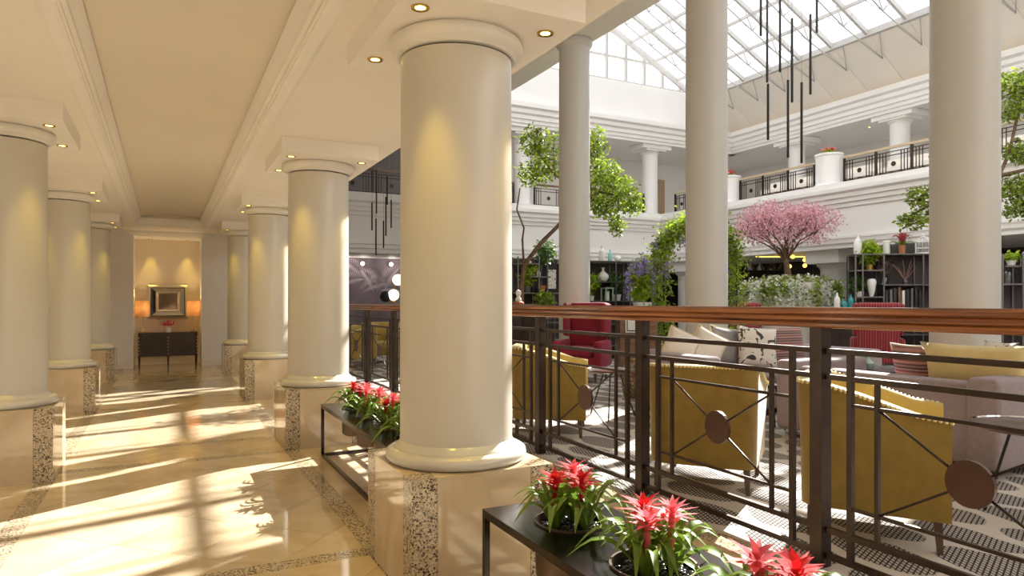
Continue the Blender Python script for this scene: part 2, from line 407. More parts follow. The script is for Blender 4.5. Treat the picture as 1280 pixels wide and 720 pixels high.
def diag_field(x0, x1, y0, y1, s=.46):
    h = s/math.sqrt(2); cx = (x0+x1)/2
    for i in range(int((x0-cx)/h)-2, int((x1-cx)/h)+3):
        for j in range(int(y0/h)-2, int(y1/h)+3):
            if (i+j) % 2: continue
            a, b = cx+i*h, j*h
            p = clip([(a+h, b), (a, b+h), (a-h, b), (a, b-h)], x0, x1, y0, y1)
            if p and area(p) > .002: tile(p)
def grid_field(x0, x1, y0, y1, sx, sy, mat='marble', name='tile'):
    nx, ny = max(1, round((x1-x0)/sx)), max(1, round((y1-y0)/sy))
    for i in range(nx):
        for j in range(ny):
            a, b = x0+(x1-x0)*i/nx, x0+(x1-x0)*(i+1)/nx; c, d = y0+(y1-y0)*j/ny, y0+(y1-y0)*(j+1)/ny
            tile([(a, c), (b, c), (b, d), (a, d)], mat, name)
FX0, FX1, BW = -.66, .87, .105
bands = sorted([y+s*.33 for y in [RC_Y[0]-3.15]+RC_Y for s in (-1, 1)])
edges = [0.0-.6]+[b for b in bands if b > -.3]+[YEND+.05]
for k in range(len(edges)-1):
    a = edges[k]+(BW/2 if k else 0); b = edges[k+1]-(BW/2 if k < len(edges)-2 else 0)
    diag_field(FX0, FX1, a, b)
for y in edges[1:-1]: grid_field(FX0, FX1, y-BW/2, y+BW/2, .51, BW, 'granite', 'granite_tile')
grid_field(FX1, FX1+BW, -.6, YEND, BW, .63, 'granite', 'granite_tile')
grid_field(FX0-BW, FX0, -.6, YEND, BW, .63, 'granite', 'granite_tile')
grid_field(FX1+BW, 2.44, -.6, YEND+.6, .49, .60)
grid_field(-1.7, FX0-BW, 2.5, YEND, .47, .60)
grid_field(2.44, 2.585, -.6, YEND+.6, .15, .60, 'granite', 'granite_tile')
grid_field(FX0, FX1, YEND+.05, 14.95, .51, .45)
carpet = MB().box(2.59, 17.5, Y0, BK_Y+GD-.2, -.006, .004).build('carpet', MT['carpet'])
tag(carpet, 'black and white loop patterned carpet across the lounge floor', 'carpet', kind='structure')

# ------------------------------------------------------------------ corridor ceiling
TX0, TX1, TYE = -.42, .63, 13.1
mb = MB()
mb.box(-1.9, TX0, Y0, YEND+.9, SOF, SOF+.34); mb.box(TX1, 1.78, Y0, YEND+.9, SOF, SOF+.34); mb.box(TX0, TX1, TYE, YEND+.9, SOF, SOF+.34)
mb.box(TX0, TX1, Y0, TYE, TRAY+.1, SOF+.34)
ceil = struct('ceiling', mb, MT['ceil'])
# gently vaulted tray panel
v = []; f = []; n = 10
for i in range(n+1):
    u = i/n; z = TRAY+.075*(1-(2*u-1)**2)**.6
    v += [(TX0+(TX1-TX0)*u, Y0, z), (TX0+(TX1-TX0)*u, TYE, z)]
for i in range(n): f.append((2*i, 2*i+1, 2*i+3, 2*i+2))
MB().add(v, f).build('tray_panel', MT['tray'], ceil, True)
pr = [(0, SOF-.0), (.0, SOF+.115), (.075, SOF+.115), (.06, SOF+.085), (.035, SOF+.05), (.03, SOF+.03), (.012, SOF+.02), (.012, SOF)]
MB().extrude_y(pr, Y0, TYE, TX0, 1).build('cove_moulding', MT['trim'], ceil)
MB().extrude_y(pr, Y0, TYE, TX1, -1).build('cove_moulding', MT['trim'], ceil)
MB().extrude_x(pr, TX0, TX1, TYE, -1).build('cove_moulding', MT['trim'], ceil)
fl = [(0, SOF), (.085, SOF), (.085, SOF-.012), (.06, SOF-.022), (.02, SOF-.022), (0, SOF-.012)]
MB().extrude_y(fl, Y0, TYE+.1, TX0, -1).build('edge_moulding', MT['trim'], ceil)
MB().extrude_y(fl, Y0, TYE+.1, TX1, 1).build('edge_moulding', MT['trim'], ceil)
for x, ys in ((RC_X, [RC_Y[0]-3.15]+RC_Y), (LC_X, [LC_Y[0]-3.15]+LC_Y)):
    for y in ys:
        MB().box(x-.375, x+.40, y-.47, y+.53, BLK, SOF).build('column_block', MT['trim'], ceil)

# ------------------------------------------------------------------ corridor walls
struct('wall_left', MB().box(-1.95, -1.7, Y0, YEND+.9, -.006, SOF), MT['white'])
struct('wall_near', MB().box(-1.95, 20.4, Y0-.25, Y0, -.006, 10.3), MT['white'])
dn = struct('added_dark_door', MB().box(-1.3, 1.5, Y0, Y0+.05, 0, 2.3), MT['door'])  # unseen dark door, added so the niche mirror reflects dark brown
for x in (-.6, .8): MB().box(x-.55, x+.55, Y0+.05, Y0+.07, .15, 2.15).build('added_door_panel', MT['door'], dn)
we = struct('wall_end', MB().box(-1.7, -.5, YEND, YEND+.75, -.006, SOF).box(.63, 1.9, YEND, YEND+.75, -.006, SOF)
            .box(-.5, .63, YEND, YEND+.75, 2.42, SOF), MT['endw'])
struct('wall_niche', MB().box(-1.95, 2.02, YEND+.75, YEND+.95, -.006, SOF), MT['niche'])
MB().extrude_x([(0, SOF), (.07, SOF), (.07, SOF-.02), (.03, SOF-.07), (0, SOF-.08)], -1.7, 1.78, YEND).build('crown_moulding', MT['trim'], we)
struct('baseboard_end', MB().box(-1.7, -.5, YEND-.015, YEND, 0, .12).box(.63, 1.9, YEND-.015, YEND, 0, .12).box(-.5, .63, YEND+.735, YEND+.75, 0, .12), MT['beige'])
struct('wall_side', MB().box(1.9, 2.02, YEND, BK_Y+GD, -.006, SOF).box(1.6, 1.78, YEND+.9, BK_Y+GD, SOF, 5.85).box(1.6, 1.78, Y0, YEND+.9, SOF+.34, 5.85).box(1.78, 2.02, YEND+.95, BK_Y+GD, SOF, 2.62), MT['white'])

# upper soffit and beam over the lounge, wall above it
struct('ceiling_lounge', MB().box(1.6, 5.87, Y0, BK_Y, 5.85, 6.0).box(5.87, 6.45, Y0, BK_Y, 5.6, 6.0), MT['ceil'])
struct('wall_above_lounge', MB().box(6.2, 6.45, Y0, BK_Y, 6.0, 7.75), MT['white'])

# ------------------------------------------------------------------ atrium balconies
FASC = [(-.26, FASC0), (.15, FASC0), (.15, 2.50), (.05, 2.51), (.05, 2.555), (.13, 2.565), (.13, 2.615), (.035, 2.625), (.035, 2.665), (.09, 2.675), (.09, 2.72), (0, 2.72), (0, 3.39), (.045, 3.39), (.045, 3.495),
        (.10, 3.495), (.10, 3.60), (.15, 3.60), (.15, 3.69), (.225, 3.735), (.225, 3.825), (.12, 3.84), (.12, GAL), (-.26, GAL)]
CORN = [(-.22, CORN0), (.045, CORN0), (.045, 6.24), (.09, 6.24), (.09, 6.345), (.14, 6.345), (.14, 6.45), (.21, 6.495), (.21, 6.60), (.30, 6.645), (.30, CORN1), (-.22, CORN1)]
GB = BK_Y+GD
wb = struct('wall_back', MB().box(1.6, 20.4, GB, GB+.2, -.006, 7.5), MT['white'])
struct('wall_gable', MB().box(1.78, UP_X+.3, BK_Y, BK_Y+.22, CORN1-.04, SILL), MT['white'])
struct('trim_1', MB().extrude_x(FASC, 1.78, RT_X+.2, BK_Y), MT['white'])
struct('trim_2', MB().extrude_x(CORN, 1.78, UP_X+.2, BK_Y), MT['white'])
struct('floor_gallery', MB().box(1.78, 19.8, BK_Y+.2, GB, GAL-.22, GAL-.01).box(RT_X+.2, 19.8, Y0, BK_Y+.2, GAL-.22, GAL-.01), MT['white'])
struct('ceiling_gallery', MB().box(1.78, 19.8, BK_Y+.15, GB, CORN0+.04, CORN0+.2).box(UP_X+.15, 19.8, Y0, BK_Y+.15, CORN0+.04, CORN0+.2), MT['white'])
struct('ceiling_under_balcony', MB().box(2.02, 19.8, BK_Y+.2, GB, FASC0+.03, FASC0+.15).box(RT_X+.2, 19.8, Y0, BK_Y+.2, FASC0+.03, FASC0+.15), MT['white'])
struct('wall_under_balcony', MB().box(7.2, 17.6, GB-.15, GB, 0, FASC0+.03).box(17.5, 17.65, Y0, GB-.15, 0, FASC0+.03), MT['darkwall'])
mu = struct('wall_mural', MB().box(2.02, 7.2, GB-.15, GB, 0, FASC0+.03), MT['mural'])
rnd = random.Random(77)
for k in range(15):     # printed palm fronds
    bx_, bz = 2.5+(k % 8)*.62+rnd.uniform(-.2, .2), rnd.uniform(.9, 1.6)+.35*(k // 8); a0 = rnd.uniform(.4, 2.7); fm = MB(); ln = rnd.uniform(.7, 1.1)
    for i in range(22):
        u = i/21; th = a0-.5*u*math.copysign(1, math.cos(a0)); cx_, cz = bx_+ln*u*math.cos(th), bz+ln*u*math.sin(th); ll_ = .34*math.sin(math.pi*(.12+.85*u))
        for sg in (-1, 1):
            b_ = th+sg*(.95-.45*u); fm.add([(cx_, GB-.152, cz), (cx_+ll_*.5*math.cos(b_+.07), GB-.152, cz+ll_*.5*math.sin(b_+.07)), (cx_+ll_*math.cos(b_), GB-.152, cz+ll_*math.sin(b_)), (cx_+ll_*.5*math.cos(b_-.07), GB-.152, cz+ll_*.5*math.sin(b_-.07))], [(0, 1, 2, 3)])
    fm.v = [(x_, y_-.0003*k, min(max(z_, .05), FASC0+.02)) for x_, y_, z_ in fm.v]
    tag(fm.build('printed_frond', MT['frond'], mu, fix=False), kind='stuff')
wr = struct('wall_right', MB().box(19.8, 20.0, Y0, GB, -.006, 6.9), MT['white'])
struct('trim_3', MB().extrude_y(FASC, Y0, BK_Y+.2, RT_X), MT['white'])
struct('trim_4', MB().extrude_y(CORN, Y0, BK_Y+.2, UP_X), MT['white'])
rsl = struct('ceiling_roof_slope', MB().box(UP_X-.2, UP_X+.2, Y0, BK_Y, CORN1, CORN1+.05), MT['beige'])
# sloping opaque roof panels above the right cornice
NR = int((BK_Y-Y0)/.98)
dy = (BK_Y-Y0)/NR
v = Vector((EAVE_X-UP_X-.1, 0, EAVE_Z-CORN1)); 
pn = MB().add([(UP_X+.1, 0, CORN1), (EAVE_X, 0, EAVE_Z), (EAVE_X, dy-.012, EAVE_Z), (UP_X+.1, dy-.012, CORN1),
               (UP_X+.16, 0, CORN1+.08), (EAVE_X+.06, 0, EAVE_Z+.08), (EAVE_X+.06, dy-.012, EAVE_Z+.08), (UP_X+.16, dy-.012, CORN1+.08)],
              [(0,1,2,3), (7,6,5,4), (0,4,5,1), (1,5,6,2), (2,6,7,3), (3,7,4,0)]).mesh('roof_panel', MT['beige'])
for k in range(NR): link('roof_panel', pn, rsl, (0, Y0+dy*k, 0))

# ------------------------------------------------------------------ glass roof
rf = struct('ceiling_glass_roof', MB().box(EAVE_X-.06, EAVE_X+.06, Y0, BK_Y, EAVE_Z-.05, EAVE_Z+.1).box(LEAVE_X-.06, LEAVE_X+.06, Y0, BK_Y, EAVE_Z-.05, EAVE_Z+.1)
            .box(RIDGE_X-.08, RIDGE_X+.08, Y0, BK_Y, EAVE_Z+SLOPE*(EAVE_X-RIDGE_X)-.08, EAVE_Z+SLOPE*(EAVE_X-RIDGE_X)+.1), MT['frame'])
NP = 5; run = (EAVE_X-RIDGE_X)/NP
for sgn, ex in ((-1, EAVE_X), (1, LEAVE_X)):
    def rz_(i): return ex+sgn*run*i, EAVE_Z+SLOPE*run*i
    top = rz_(NP)
    raf = MB().bar((ex, 0, EAVE_Z+.02), (top[0], 0, top[1]+.02), .07, .12).mesh('rafter', MT['frame'])
    # slender truss under each rafter: bottom chord and web struts
    tr = MB()
    pts = [(ex-sgn*.55, 0, EAVE_Z-.5)]
    for i in range(1, NP): a = rz_(i); pts.append((a[0]-sgn*0, 0, a[1]-.42))
    for i in range(len(pts)-1): tr.tube([pts[i], pts[i+1]], .018, 5)
    for i in range(1, NP):
        a, b = rz_(i), pts[i]; tr.tube([(a[0]+sgn*run*.35, .0, a[1]+SLOPE*run*.35), b], .016, 5); tr.tube([(a[0]-sgn*run*.35, 0, a[1]-SLOPE*run*.35), b], .016, 5)
        tr.tube([(a[0], -dy*.45, a[1]), b], .009, 4); tr.tube([(a[0], dy*.45, a[1]), b], .009, 4)
    tr.tube([(ex, -dy*.3, EAVE_Z), pts[0]], .014, 5); tr.tube([(ex, dy*.3, EAVE_Z), pts[0]], .014, 5)
    tm = tr.mesh('truss', MT['frame'], True)
    for k in range(NR+1):
        link('rafter', raf, rf, (0, Y0+dy*k, 0))
        if 0 < k < NR and k > 4: link('truss', tm, rf, (0, Y0+dy*k, 0))
    for i in range(1, NP):
        a = rz_(i); MB().box(a[0]-.022, a[0]+.022, Y0, BK_Y, a[1]-.02, a[1]+.06).build('purlin', MT['frame'], rf)
    a, b = rz_(0), rz_(1)
    pm = MB().add([(a[0], .04, a[1]+.06), (b[0], .04, b[1]+.06), (b[0], dy-.04, b[1]+.06), (a[0], dy-.04, a[1]+.06)], [(0, 1, 2, 3)]).mesh('pane', MT['glass'])
    for i in range(NP):
        for k in range(NR): link('pane', pm, rf, (sgn*run*i, Y0+dy*k, SLOPE*run*i))
# gable window over the back wall
gw = struct('window_1', MB().box(LEAVE_X, EAVE_X, BK_Y+.05, BK_Y+.2, SILL, SILL+.06), MT['frame'])
def roofz(x): return EAVE_Z+SLOPE*min(EAVE_X-x, x-LEAVE_X)
x = EAVE_X-.68
xs = []
while x > LEAVE_X+.6:
    xs.append(x); MB().box(x-.045, x+.045, BK_Y+.07, BK_Y+.17, SILL+.06, max(SILL+.08, roofz(x))).build('mullion', MT['frame'], gw); x -= .71
for tz in (8.68, 9.43):
    d = (tz-EAVE_Z)/SLOPE; MB().box(LEAVE_X+d, EAVE_X-d, BK_Y+.08, BK_Y+.16, tz-.03, tz+.03).build('transom', MT['frame'], gw)
MB().bar((EAVE_X, BK_Y-.2, EAVE_Z-.26), (RIDGE_X, BK_Y-.2, EAVE_Z-.26+SLOPE*(EAVE_X-RIDGE_X)), .06, .06).build('rake_chord', MT['frame'], gw)
ex_ = [EAVE_X-.3]+xs+[LEAVE_X+.3]
for i in range(len(ex_)-1):
    a, b = ex_[i], ex_[i+1]
    zs = [(a, SILL+.05), (b, SILL+.05), (b, max(SILL+.07, roofz(b)))]
    if b < RIDGE_X < a: zs.append((RIDGE_X, roofz(RIDGE_X)))
    zs.append((a, max(SILL+.07, roofz(a))))
    MB().add([(p[0], BK_Y+.12, p[1]) for p in zs], [tuple(range(len(zs)))]).build('pane', MT['glass'], gw)

# ------------------------------------------------------------------ columns
PS, PH = .65, .49
def col_parts():
    sh = MB().lathe([(.257, PH+.085), (.256, 1.2), (.253, BLK-.09)], 64, caps=False).mesh('shaft', MT['shaft'], True)
    ba = MB().lathe([(.30, PH), (.316, PH+.008), (.323, PH+.026), (.318, PH+.046), (.300, PH+.058), (.284, PH+.060), (.280, PH+.068), (.266, PH+.078), (.258, PH+.092), (.25, PH+.094)], 64).mesh('base_ring', MT['ring'], True, 50)
    ca = MB().lathe([(.25, BLK-.082), (.268, BLK-.08), (.272, BLK-.07), (.29, BLK-.064), (.304, BLK-.048), (.308, BLK-.03), (.302, BLK-.012), (.288, BLK-.008), (.285, BLK)], 64).mesh('capital_ring', MT['cap'], True, 50)
    return sh, ba, ca
SHM, BAM, CAM_ = col_parts()
cw, hs = .11, PS/2
PCORE = MB().box(-hs+.02, hs-.02, -hs+.02, hs-.02, 0, PH-.008).mesh('pedestal', MT['marble'])
PCORN = MB().box(0, cw, 0, cw, 0, PH-.018).mesh('corner_block', MT['granite'])
PSLAB = MB().box(-hs+cw+.0015, hs-cw-.0015, -hs+.001, -hs+.03, 0, PH-.018).mesh('side_slab', MT['marble'])
PTOP = MB().box(-hs+.035, hs-.035, -hs+.001, hs-.001, PH-.018, PH).box(-hs+.001, -hs+.034, -hs+.1, hs-.1, PH-.018, PH).box(hs-.034, hs-.001, -hs+.1, hs-.1, PH-.018, PH).mesh('top_slab', MT['marble'])
PTOPG = MB().box(0, cw, 0, cw, 0, .0195).mesh('corner_cap', MT['granite'])
def corridor_column(x, y, label):
    c = thing('column', label, 'column', (x, y, 0), group='cream corridor columns on stone pedestals')
    link('shaft', SHM, c); link('base_ring', BAM, c); link('capital_ring', CAM_, c)
    p = link('pedestal', PCORE, c)
    for sx, sy in ((-1, -1), (1, -1), (1, 1), (-1, 1)):
        ang = math.atan2(sy, sx)+R(135)
        link('corner_block', PCORN, p, (sx*hs, sy*hs, 0), (0, 0, ang))
        link('corner_cap', PTOPG, p, (sx*hs, sy*hs, PH-.019), (0, 0, ang))
    for k in range(4): link('side_slab', PSLAB, p, rot=(0, 0, k*math.pi/2))
    link('top_slab', PTOP, p)
    return c
RL = ['thick cream column between the two bromeliad benches, on stone pedestal', 'cream column behind the farther bromeliad bench, on stone pedestal',
      'cream column second in line behind the farther bromeliad bench', 'cream column on the railing side beside the far end wall']
for y, l in zip(RC_Y, RL): corridor_column(RC_X, y, l)
LL = ['cream column on the closed wall side, farthest from the console table', 'middle cream column in the row on the closed wall side', 'cream column on the closed wall side, closest to the console table']
for y, l in zip(LC_Y, LL): corridor_column(LC_X, y, l)
ASH = MB().lathe([(.27, 0), (.262, .1), (.258, 5.45), (.262, 5.46), (.29, 5.49), (.31, 5.53), (.31, 5.58), (.29, 5.6)], 56).mesh('shaft', MT['ashaft'], True, 50)
ABA = MB().lathe([(.34, 0), (.35, .03), (.34, .07), (.31, .09), (.28, .12), (.26, .13)], 56).mesh('base_ring', MT['cap'], True, 50)
AL = ['tall plain lounge column beyond the frame', 'tall plain column behind the mauve sofa with the straw yellow cushion', 'tall plain column directly behind the sofa with printed cushion', 'tall plain column behind the crimson wing armchair',
      'tall plain lounge column behind the ficus', 'tall plain lounge column nearest the palm mural']
for y, l in zip(AC_Y[1:], AL[1:]):
    c = thing('tall_column', l, 'column', (AC_X, y, 0), group='tall columns in the lounge'); link('shaft', ASH, c, (0, 0, .004)); link('base_ring', ABA, c, (0, 0, .004))
# gallery columns upstairs and columns under the balconies
GSH = MB().lathe([(.30, 0), (.30, .045), (.26, .075), (.245, .1), (.24, 1.92), (.255, 1.96), (.30, 2.0), (.30, 2.04)], 40).mesh('shaft', MT['white'], True, 45)
GAB = MB().box(-.56, .56, -.38, .38, 2.08, CORN0-GAL+.04).box(-.38, .38, -.34, .34, 2.03, 2.09).mesh('abacus', MT['white'])
def gallery_column(x, y, z, rz, label, group):
    c = thing('gallery_column', label, 'column', (x, y, z), rz, group); link('shaft', GSH, c); link('abacus', GAB, c); return c
for x, l in ((13.82, 'white gallery column at the corner of the two balconies'), (9.2, 'white gallery column rising behind the ficus crown'), (3.4, 'white gallery column above the palm mural')):
    gallery_column(x, BK_Y+.42, GAL-.01, 0, l, 'gallery columns')
for k, l in enumerate(['white gallery column behind the hanging black rods', 'white gallery column behind the balcony railing above the birdcage shelf', 'white gallery column behind the tall lounge column', 'white gallery column behind the right ficus']):
    gallery_column(UP_X+.4, 14.7-3.3*k, GAL-.01, R(90), l, 'gallery columns')
LSH = MB().lathe([(.30, 0), (.30, 1.98), (.33, 2.03), (.38, 2.07), (.38, 2.13)], 40).mesh('shaft', MT['ashaft'], True, 45)
LAB = MB().box(-.46, .46, -.44, .44, 2.13, FASC0+.03).mesh('abacus', MT['white'])
for k, l in enumerate(['white column under the balcony beside the bar globes', 'white column under the balcony behind the birdcage shelves', 'white column under the balcony behind the wisteria arch']):
    c = thing('balcony_column', l, 'column', (RT_X+.45, [11.15, 5.6, 16.3][k], .004), R(90), 'columns under the balcony'); link('shaft', LSH, c); link('abacus', LAB, c)

# ------------------------------------------------------------------ railing between corridor and lounge
PY0, PSP = 2.13, 1.297
rail = thing('railing', 'bronze railing with disc panels under a reeded mahogany handrail', 'railing', (RAIL_X, 0, 0))
posts = [PY0+PSP*k for k in range(-2, 8)]
ya, yb = posts[0]-.05, posts[-1]+.06
hr = []
# reeded handrail profile (o, z): three rounded reeds on each face
W2, H0, H1 = .055, 1.085, 1.172
side = []
for k in range(3):
    zc = H0+(H1-H0)*(k+.5)/3; rr = (H1-H0)/6
    for a in range(5):
        g = -math.pi/2+math.pi*a/4; side.append((W2-rr*1.1+rr*1.25*math.cos(g), zc+rr*.96*math.sin(g)))
prof = side+[(W2-.02, H1+.006), (-W2+.02, H1+.006)]+[(-o, z) for o, z in reversed(side)]
MB().extrude_y(prof, ya, yb, 0, 1).build('handrail', MT['wood'], rail, True, 60)
mP = MB().box(-.032, .032, -.032, .032, .004, 1.088).mesh('post', MT['bronze'])
inn = PSP-.064
def ybar(name, z, y0, y1, wd, ht): return MB().box(-wd/2, wd/2, y0, y1, z-ht/2, z+ht/2).mesh(name, MT['bronze'])
mBars = [ybar('rail_bar', z, .032, PSP-.032, .022, h) for z, h in ((.982, .024), (.866, .024), (.178, .026), (.062, .026))]
mThin = [ybar('thin_bar', z, .154, PSP-.154, .014, .014) for z in (.752, .302)]
mV = MB().box(-.012, .012, -.012, .012, .062, .982).mesh('upright', MT['bronze'])
mv2 = MB().box(-.009, .009, -.009, .009, .178, .866).mesh('thin_upright', MT['bronze'])
dr = .0885
v = MB(); n = 28
ring = [(dr*math.cos(2*math.pi*i/n), dr*math.sin(2*math.pi*i/n)) for i in range(n)]
v.add([(-.009, a, b) for a, b in ring]+[(.009, a, b) for a, b in ring], [tuple(range(n)), tuple(range(2*n-1, n-1, -1))]+[(i, n+i, n+(i+1) % n, (i+1) % n) for i in range(n)])
mD = v.mesh('disc', MT['discm'])
zc = .527
mBr = []
for sy in (-1, 1):
    for sz in (-1, 1):
        a = Vector((0, PSP/2+sy*(PSP/2-.279), zc+sz*.225)); c = Vector((0, PSP/2, zc)); d = (a-c).normalized()
        mBr.append(MB().tube([c+d*(dr-.006), a], .0055, 6).mesh('brace', MT['bronze'], True))
for k, y in enumerate(posts):
    link('post', mP, rail, (0, y, 0))
    if k == len(posts)-1: break
    for m_ in mBars: link('rail_bar', m_, rail, (0, y, 0))
    for m_ in mThin: link('thin_bar', m_, rail, (0, y, 0))
    for yy in (.154, PSP-.154): link('upright', mV, rail, (0, y+yy, 0))
    for yy in (.279, PSP-.279): link('thin_upright', mv2, rail, (0, y+yy, 0))
    for m_ in mBr: link('brace', m_, rail, (0, y, 0))
    link('disc', mD, rail, (0, y+PSP/2, zc))

# ------------------------------------------------------------------ recessed downlights round the corridor columns
BZ = MB().lathe([(.021, -.002), (.036, -.006), (.038, 0), (.03, .001)], 20, caps=False).mesh('bezel', MT['brass'], True)
LN = MB().lathe([(.001, -.0025), (.022, -.0025)], 20, caps=False).mesh('lens', MT['lampglow'])
def downlight(x, y, z, label, group, power=2.2, ang=78, col=(1, .74, .26)):
    t = thing('downlight', label, 'ceiling light', (x, y, z), 0, group); link('bezel', BZ, t); link('lens', LN, t)
    if power:
        ld = bpy.data.lights.new('downlight_lamp', 'SPOT'); ld.energy = power; ld.spot_size = R(ang); ld.spot_blend = .8; ld.color = col; ld.shadow_soft_size = .02
        o = bpy.data.objects.new('downlight_lamp', ld); COL.objects.link(o); o.location = (0, 0, -.012); o.parent = t
    return t
DLN = {1: ['thick column between the benches', 'column behind the farther bench', 'column second behind the farther bench', 'railing side column by the end wall'],
       -1: ['wall side column farthest from the console', 'middle wall side column', 'wall side column closest to the console']}
for line, xs_, side_ in (('railing side', [(RC_X, y) for y in RC_Y], 1), ('closed wall side', [(LC_X, y) for y in LC_Y], -1)):
    for i, (x, y) in enumerate(xs_):
        for dx, dyy in ((-.28, -.30), (.30, -.30), (-.28, .36), (.30, .36)):
            downlight(x+dx, y+dyy, BLK, 'small brass downlight in the ceiling block over the '+DLN[side_][i], 'downlights over the '+DLN[side_][i], 22, 50, (1, .69, .07))
for x in (-.24, .40): downlight(x, YEND+.62, 2.42, 'small brass downlight in the niche above the mirror', 'niche downlights', 26, 46, (1, .70, .12))

# ------------------------------------------------------------------ bromeliad benches
def strap_leaf(ln, wd, lift, droop, n=7):
    v = []; f = []
    for i in range(n+1):
        t = i/n; y = ln*(t*.92); z = lift*math.sin(min(1, t*1.1)*math.pi*.62)-droop*t**3
        ww = wd*(.55+1.1*t if t < .35 else .93)*(1-max(0, t-.45)**1.6*2.4)
        ww = max(ww, .0015)*.5
        v += [(-ww, y, z+ww*.55), (0, y, z), (ww, y, z+ww*.55)]
    for i in range(n):
        a = i*3; f += [(a, a+1, a+4, a+3), (a+1, a+2, a+5, a+4)]
    return MB().add(v, f).mesh('leaf', MT['brom'], True)
LEAVES = [strap_leaf(.21, .034, .12, .075), strap_leaf(.25, .036, .11, .085), strap_leaf(.18, .032, .14, .04), strap_leaf(.14, .028, .14, .0)]
def bract(mat, s=1.0):
    mb = MB(); rnd = random.Random(3)
    mb.tube([(0, 0, .03), (0, .003, .1), (0, 0, .15*s)], [.011, .011, .009], 8)
    for wl, (cnt, z, ln, up) in enumerate(((4, .115, .05, 1.5), (7, .14, .066, .32), (7, .148, .07, .62), (5, .155, .06, 1.2), (3, .158, .052, 2.5))):
        for i in range(cnt):
            a = 2*math.pi*(i+.5*wl)/cnt+rnd.uniform(-.2, .2); l = ln*rnd.uniform(.85, 1.15); c, s_ = math.cos(a), math.sin(a)
            e = math.atan(up)+rnd.uniform(-.1, .1); hx, hz = math.cos(e), math.sin(e)
            P0 = Vector((0, 0, z*s)); d = Vector((c*hx, s_*hx, hz)); sd_ = Vector((-s_, c, 0))
            m1 = P0+d*l*.45; tip = P0+d*l+Vector((c*.014, s_*.014, -.012))
            mb.add([P0+sd_*.004, P0-sd_*.004, m1-sd_*.0095, m1+Vector((0, 0, -.003)), m1+sd_*.0095, tip], [(0, 1, 2, 3), (0, 3, 4), (3, 2, 5), (4, 3, 5)])
    return mb.mesh('flower_spike', mat, True, 60, fix=False)
SPK = [bract(MT['red']), bract(MT['pink'], 1.08)]
def bromeliad(loc, rz, label, group, spike, sc, seed):
    rnd = random.Random(seed)
    t = thing('bromeliad', label, 'plant', loc, rz, group); t.scale = (sc, sc, sc)
    for i in range(14):
        a = i*2.399+rnd.uniform(-.2, .2); m_ = LEAVES[0 if i < 4 else 1 if i < 6 else 2 if i < 11 else 3]
        k = rnd.uniform(.85, 1.12)
        link('leaf', m_, t, (math.sin(-a)*.008, math.cos(a)*.008, .012), (rnd.uniform(.0, .22), 0, a), (1, k, k))
    link('flower_spike', SPK[spike], t, (rnd.uniform(-.01, .01), 0, .02))
    return t
BENCH_X0, BENCH_X1, BZT = 1.09, 1.54, .406
def bench(y0, y1, pots, label):
    t = thing('planter_bench', label, 'planter bench', (0, 0, 0), group='steel planter benches between the columns')
    # top sheet with round holes
    bm = bmesh.new(); es = []
    def loop(pts):
        vv = [bm.verts.new((p[0], p[1], 0)) for p in pts]
        for i in range(len(vv)): es.append(bm.edges.new((vv[i], vv[(i+1) % len(vv)])))
    loop([(BENCH_X0, y0), (BENCH_X1, y0), (BENCH_X1, y1), (BENCH_X0, y1)])
    px_ = (BENCH_X0+BENCH_X1)/2
    for y in pots: loop([(px_+.135*math.cos(2*math.pi*i/28), y+.135*math.sin(2*math.pi*i/28)) for i in range(28)])
    bmesh.ops.triangle_fill(bm, use_beauty=True, edges=es)
    r = bmesh.ops.extrude_face_region(bm, geom=list(bm.faces))
    for g in r['geom']:
        if isinstance(g, bmesh.types.BMVert): g.co.z -= .008
    bmesh.ops.recalc_face_normals(bm, faces=bm.faces)
    me = bpy.data.meshes.new('bench_top'); bm.to_mesh(me); bm.free(); me.materials.append(MT['steel']); link('bench_top', me, t, (0, 0, BZT))
    q = .022
    for x in (BENCH_X0, BENCH_X1-q):
        for y in (y0, y1-q): MB().box(x, x+q, y, y+q, 0, BZT-.008).build('leg', MT['steel'], t)
        MB().box(x, x+q, y0+q, y1-q, BZT-.03, BZT-.008).build('top_bar', MT['steel'], t)
        MB().box(x, x+q, y0+q, y1-q, 0, q).build('floor_bar', MT['steel'], t)
    for y in (y0, y1-q): MB().box(BENCH_X0+q, BENCH_X1-q, y, y+q, 0, q).build('floor_bar', MT['steel'], t); MB().box(BENCH_X0+q, BENCH_X1-q, y, y+q, BZT-.03, BZT-.008).build('top_bar', MT['steel'], t)
    return t
POT = MB().lathe([(.001, .0), (.115, .0), (.128, .012), (.134, .2), (.1338, .205), (.126, .205), (.12, .02), (.001, .018)], 36, caps=False).mesh('pot_wall', MT['potm'], True, 40)
prng = random.Random(5); pmb = MB()
pmb.lathe([(.001, .165), (.122, .165)], 24, caps=False)
for i in range(150):
    r_, a = .112*math.sqrt(prng.random()), prng.random()*6.283
    s_ = prng.uniform(.009, .017); pmb.sphere((r_*math.cos(a), r_*math.sin(a), .172+prng.uniform(0, .012)), s_, 6, 4, (1.2, prng.uniform(.7, 1.2), .6))
PEB = pmb.mesh('pebbles', MT['pebble'], True)
PD = ['pot closest to the next column', 'second pot', 'third pot', 'last pot']
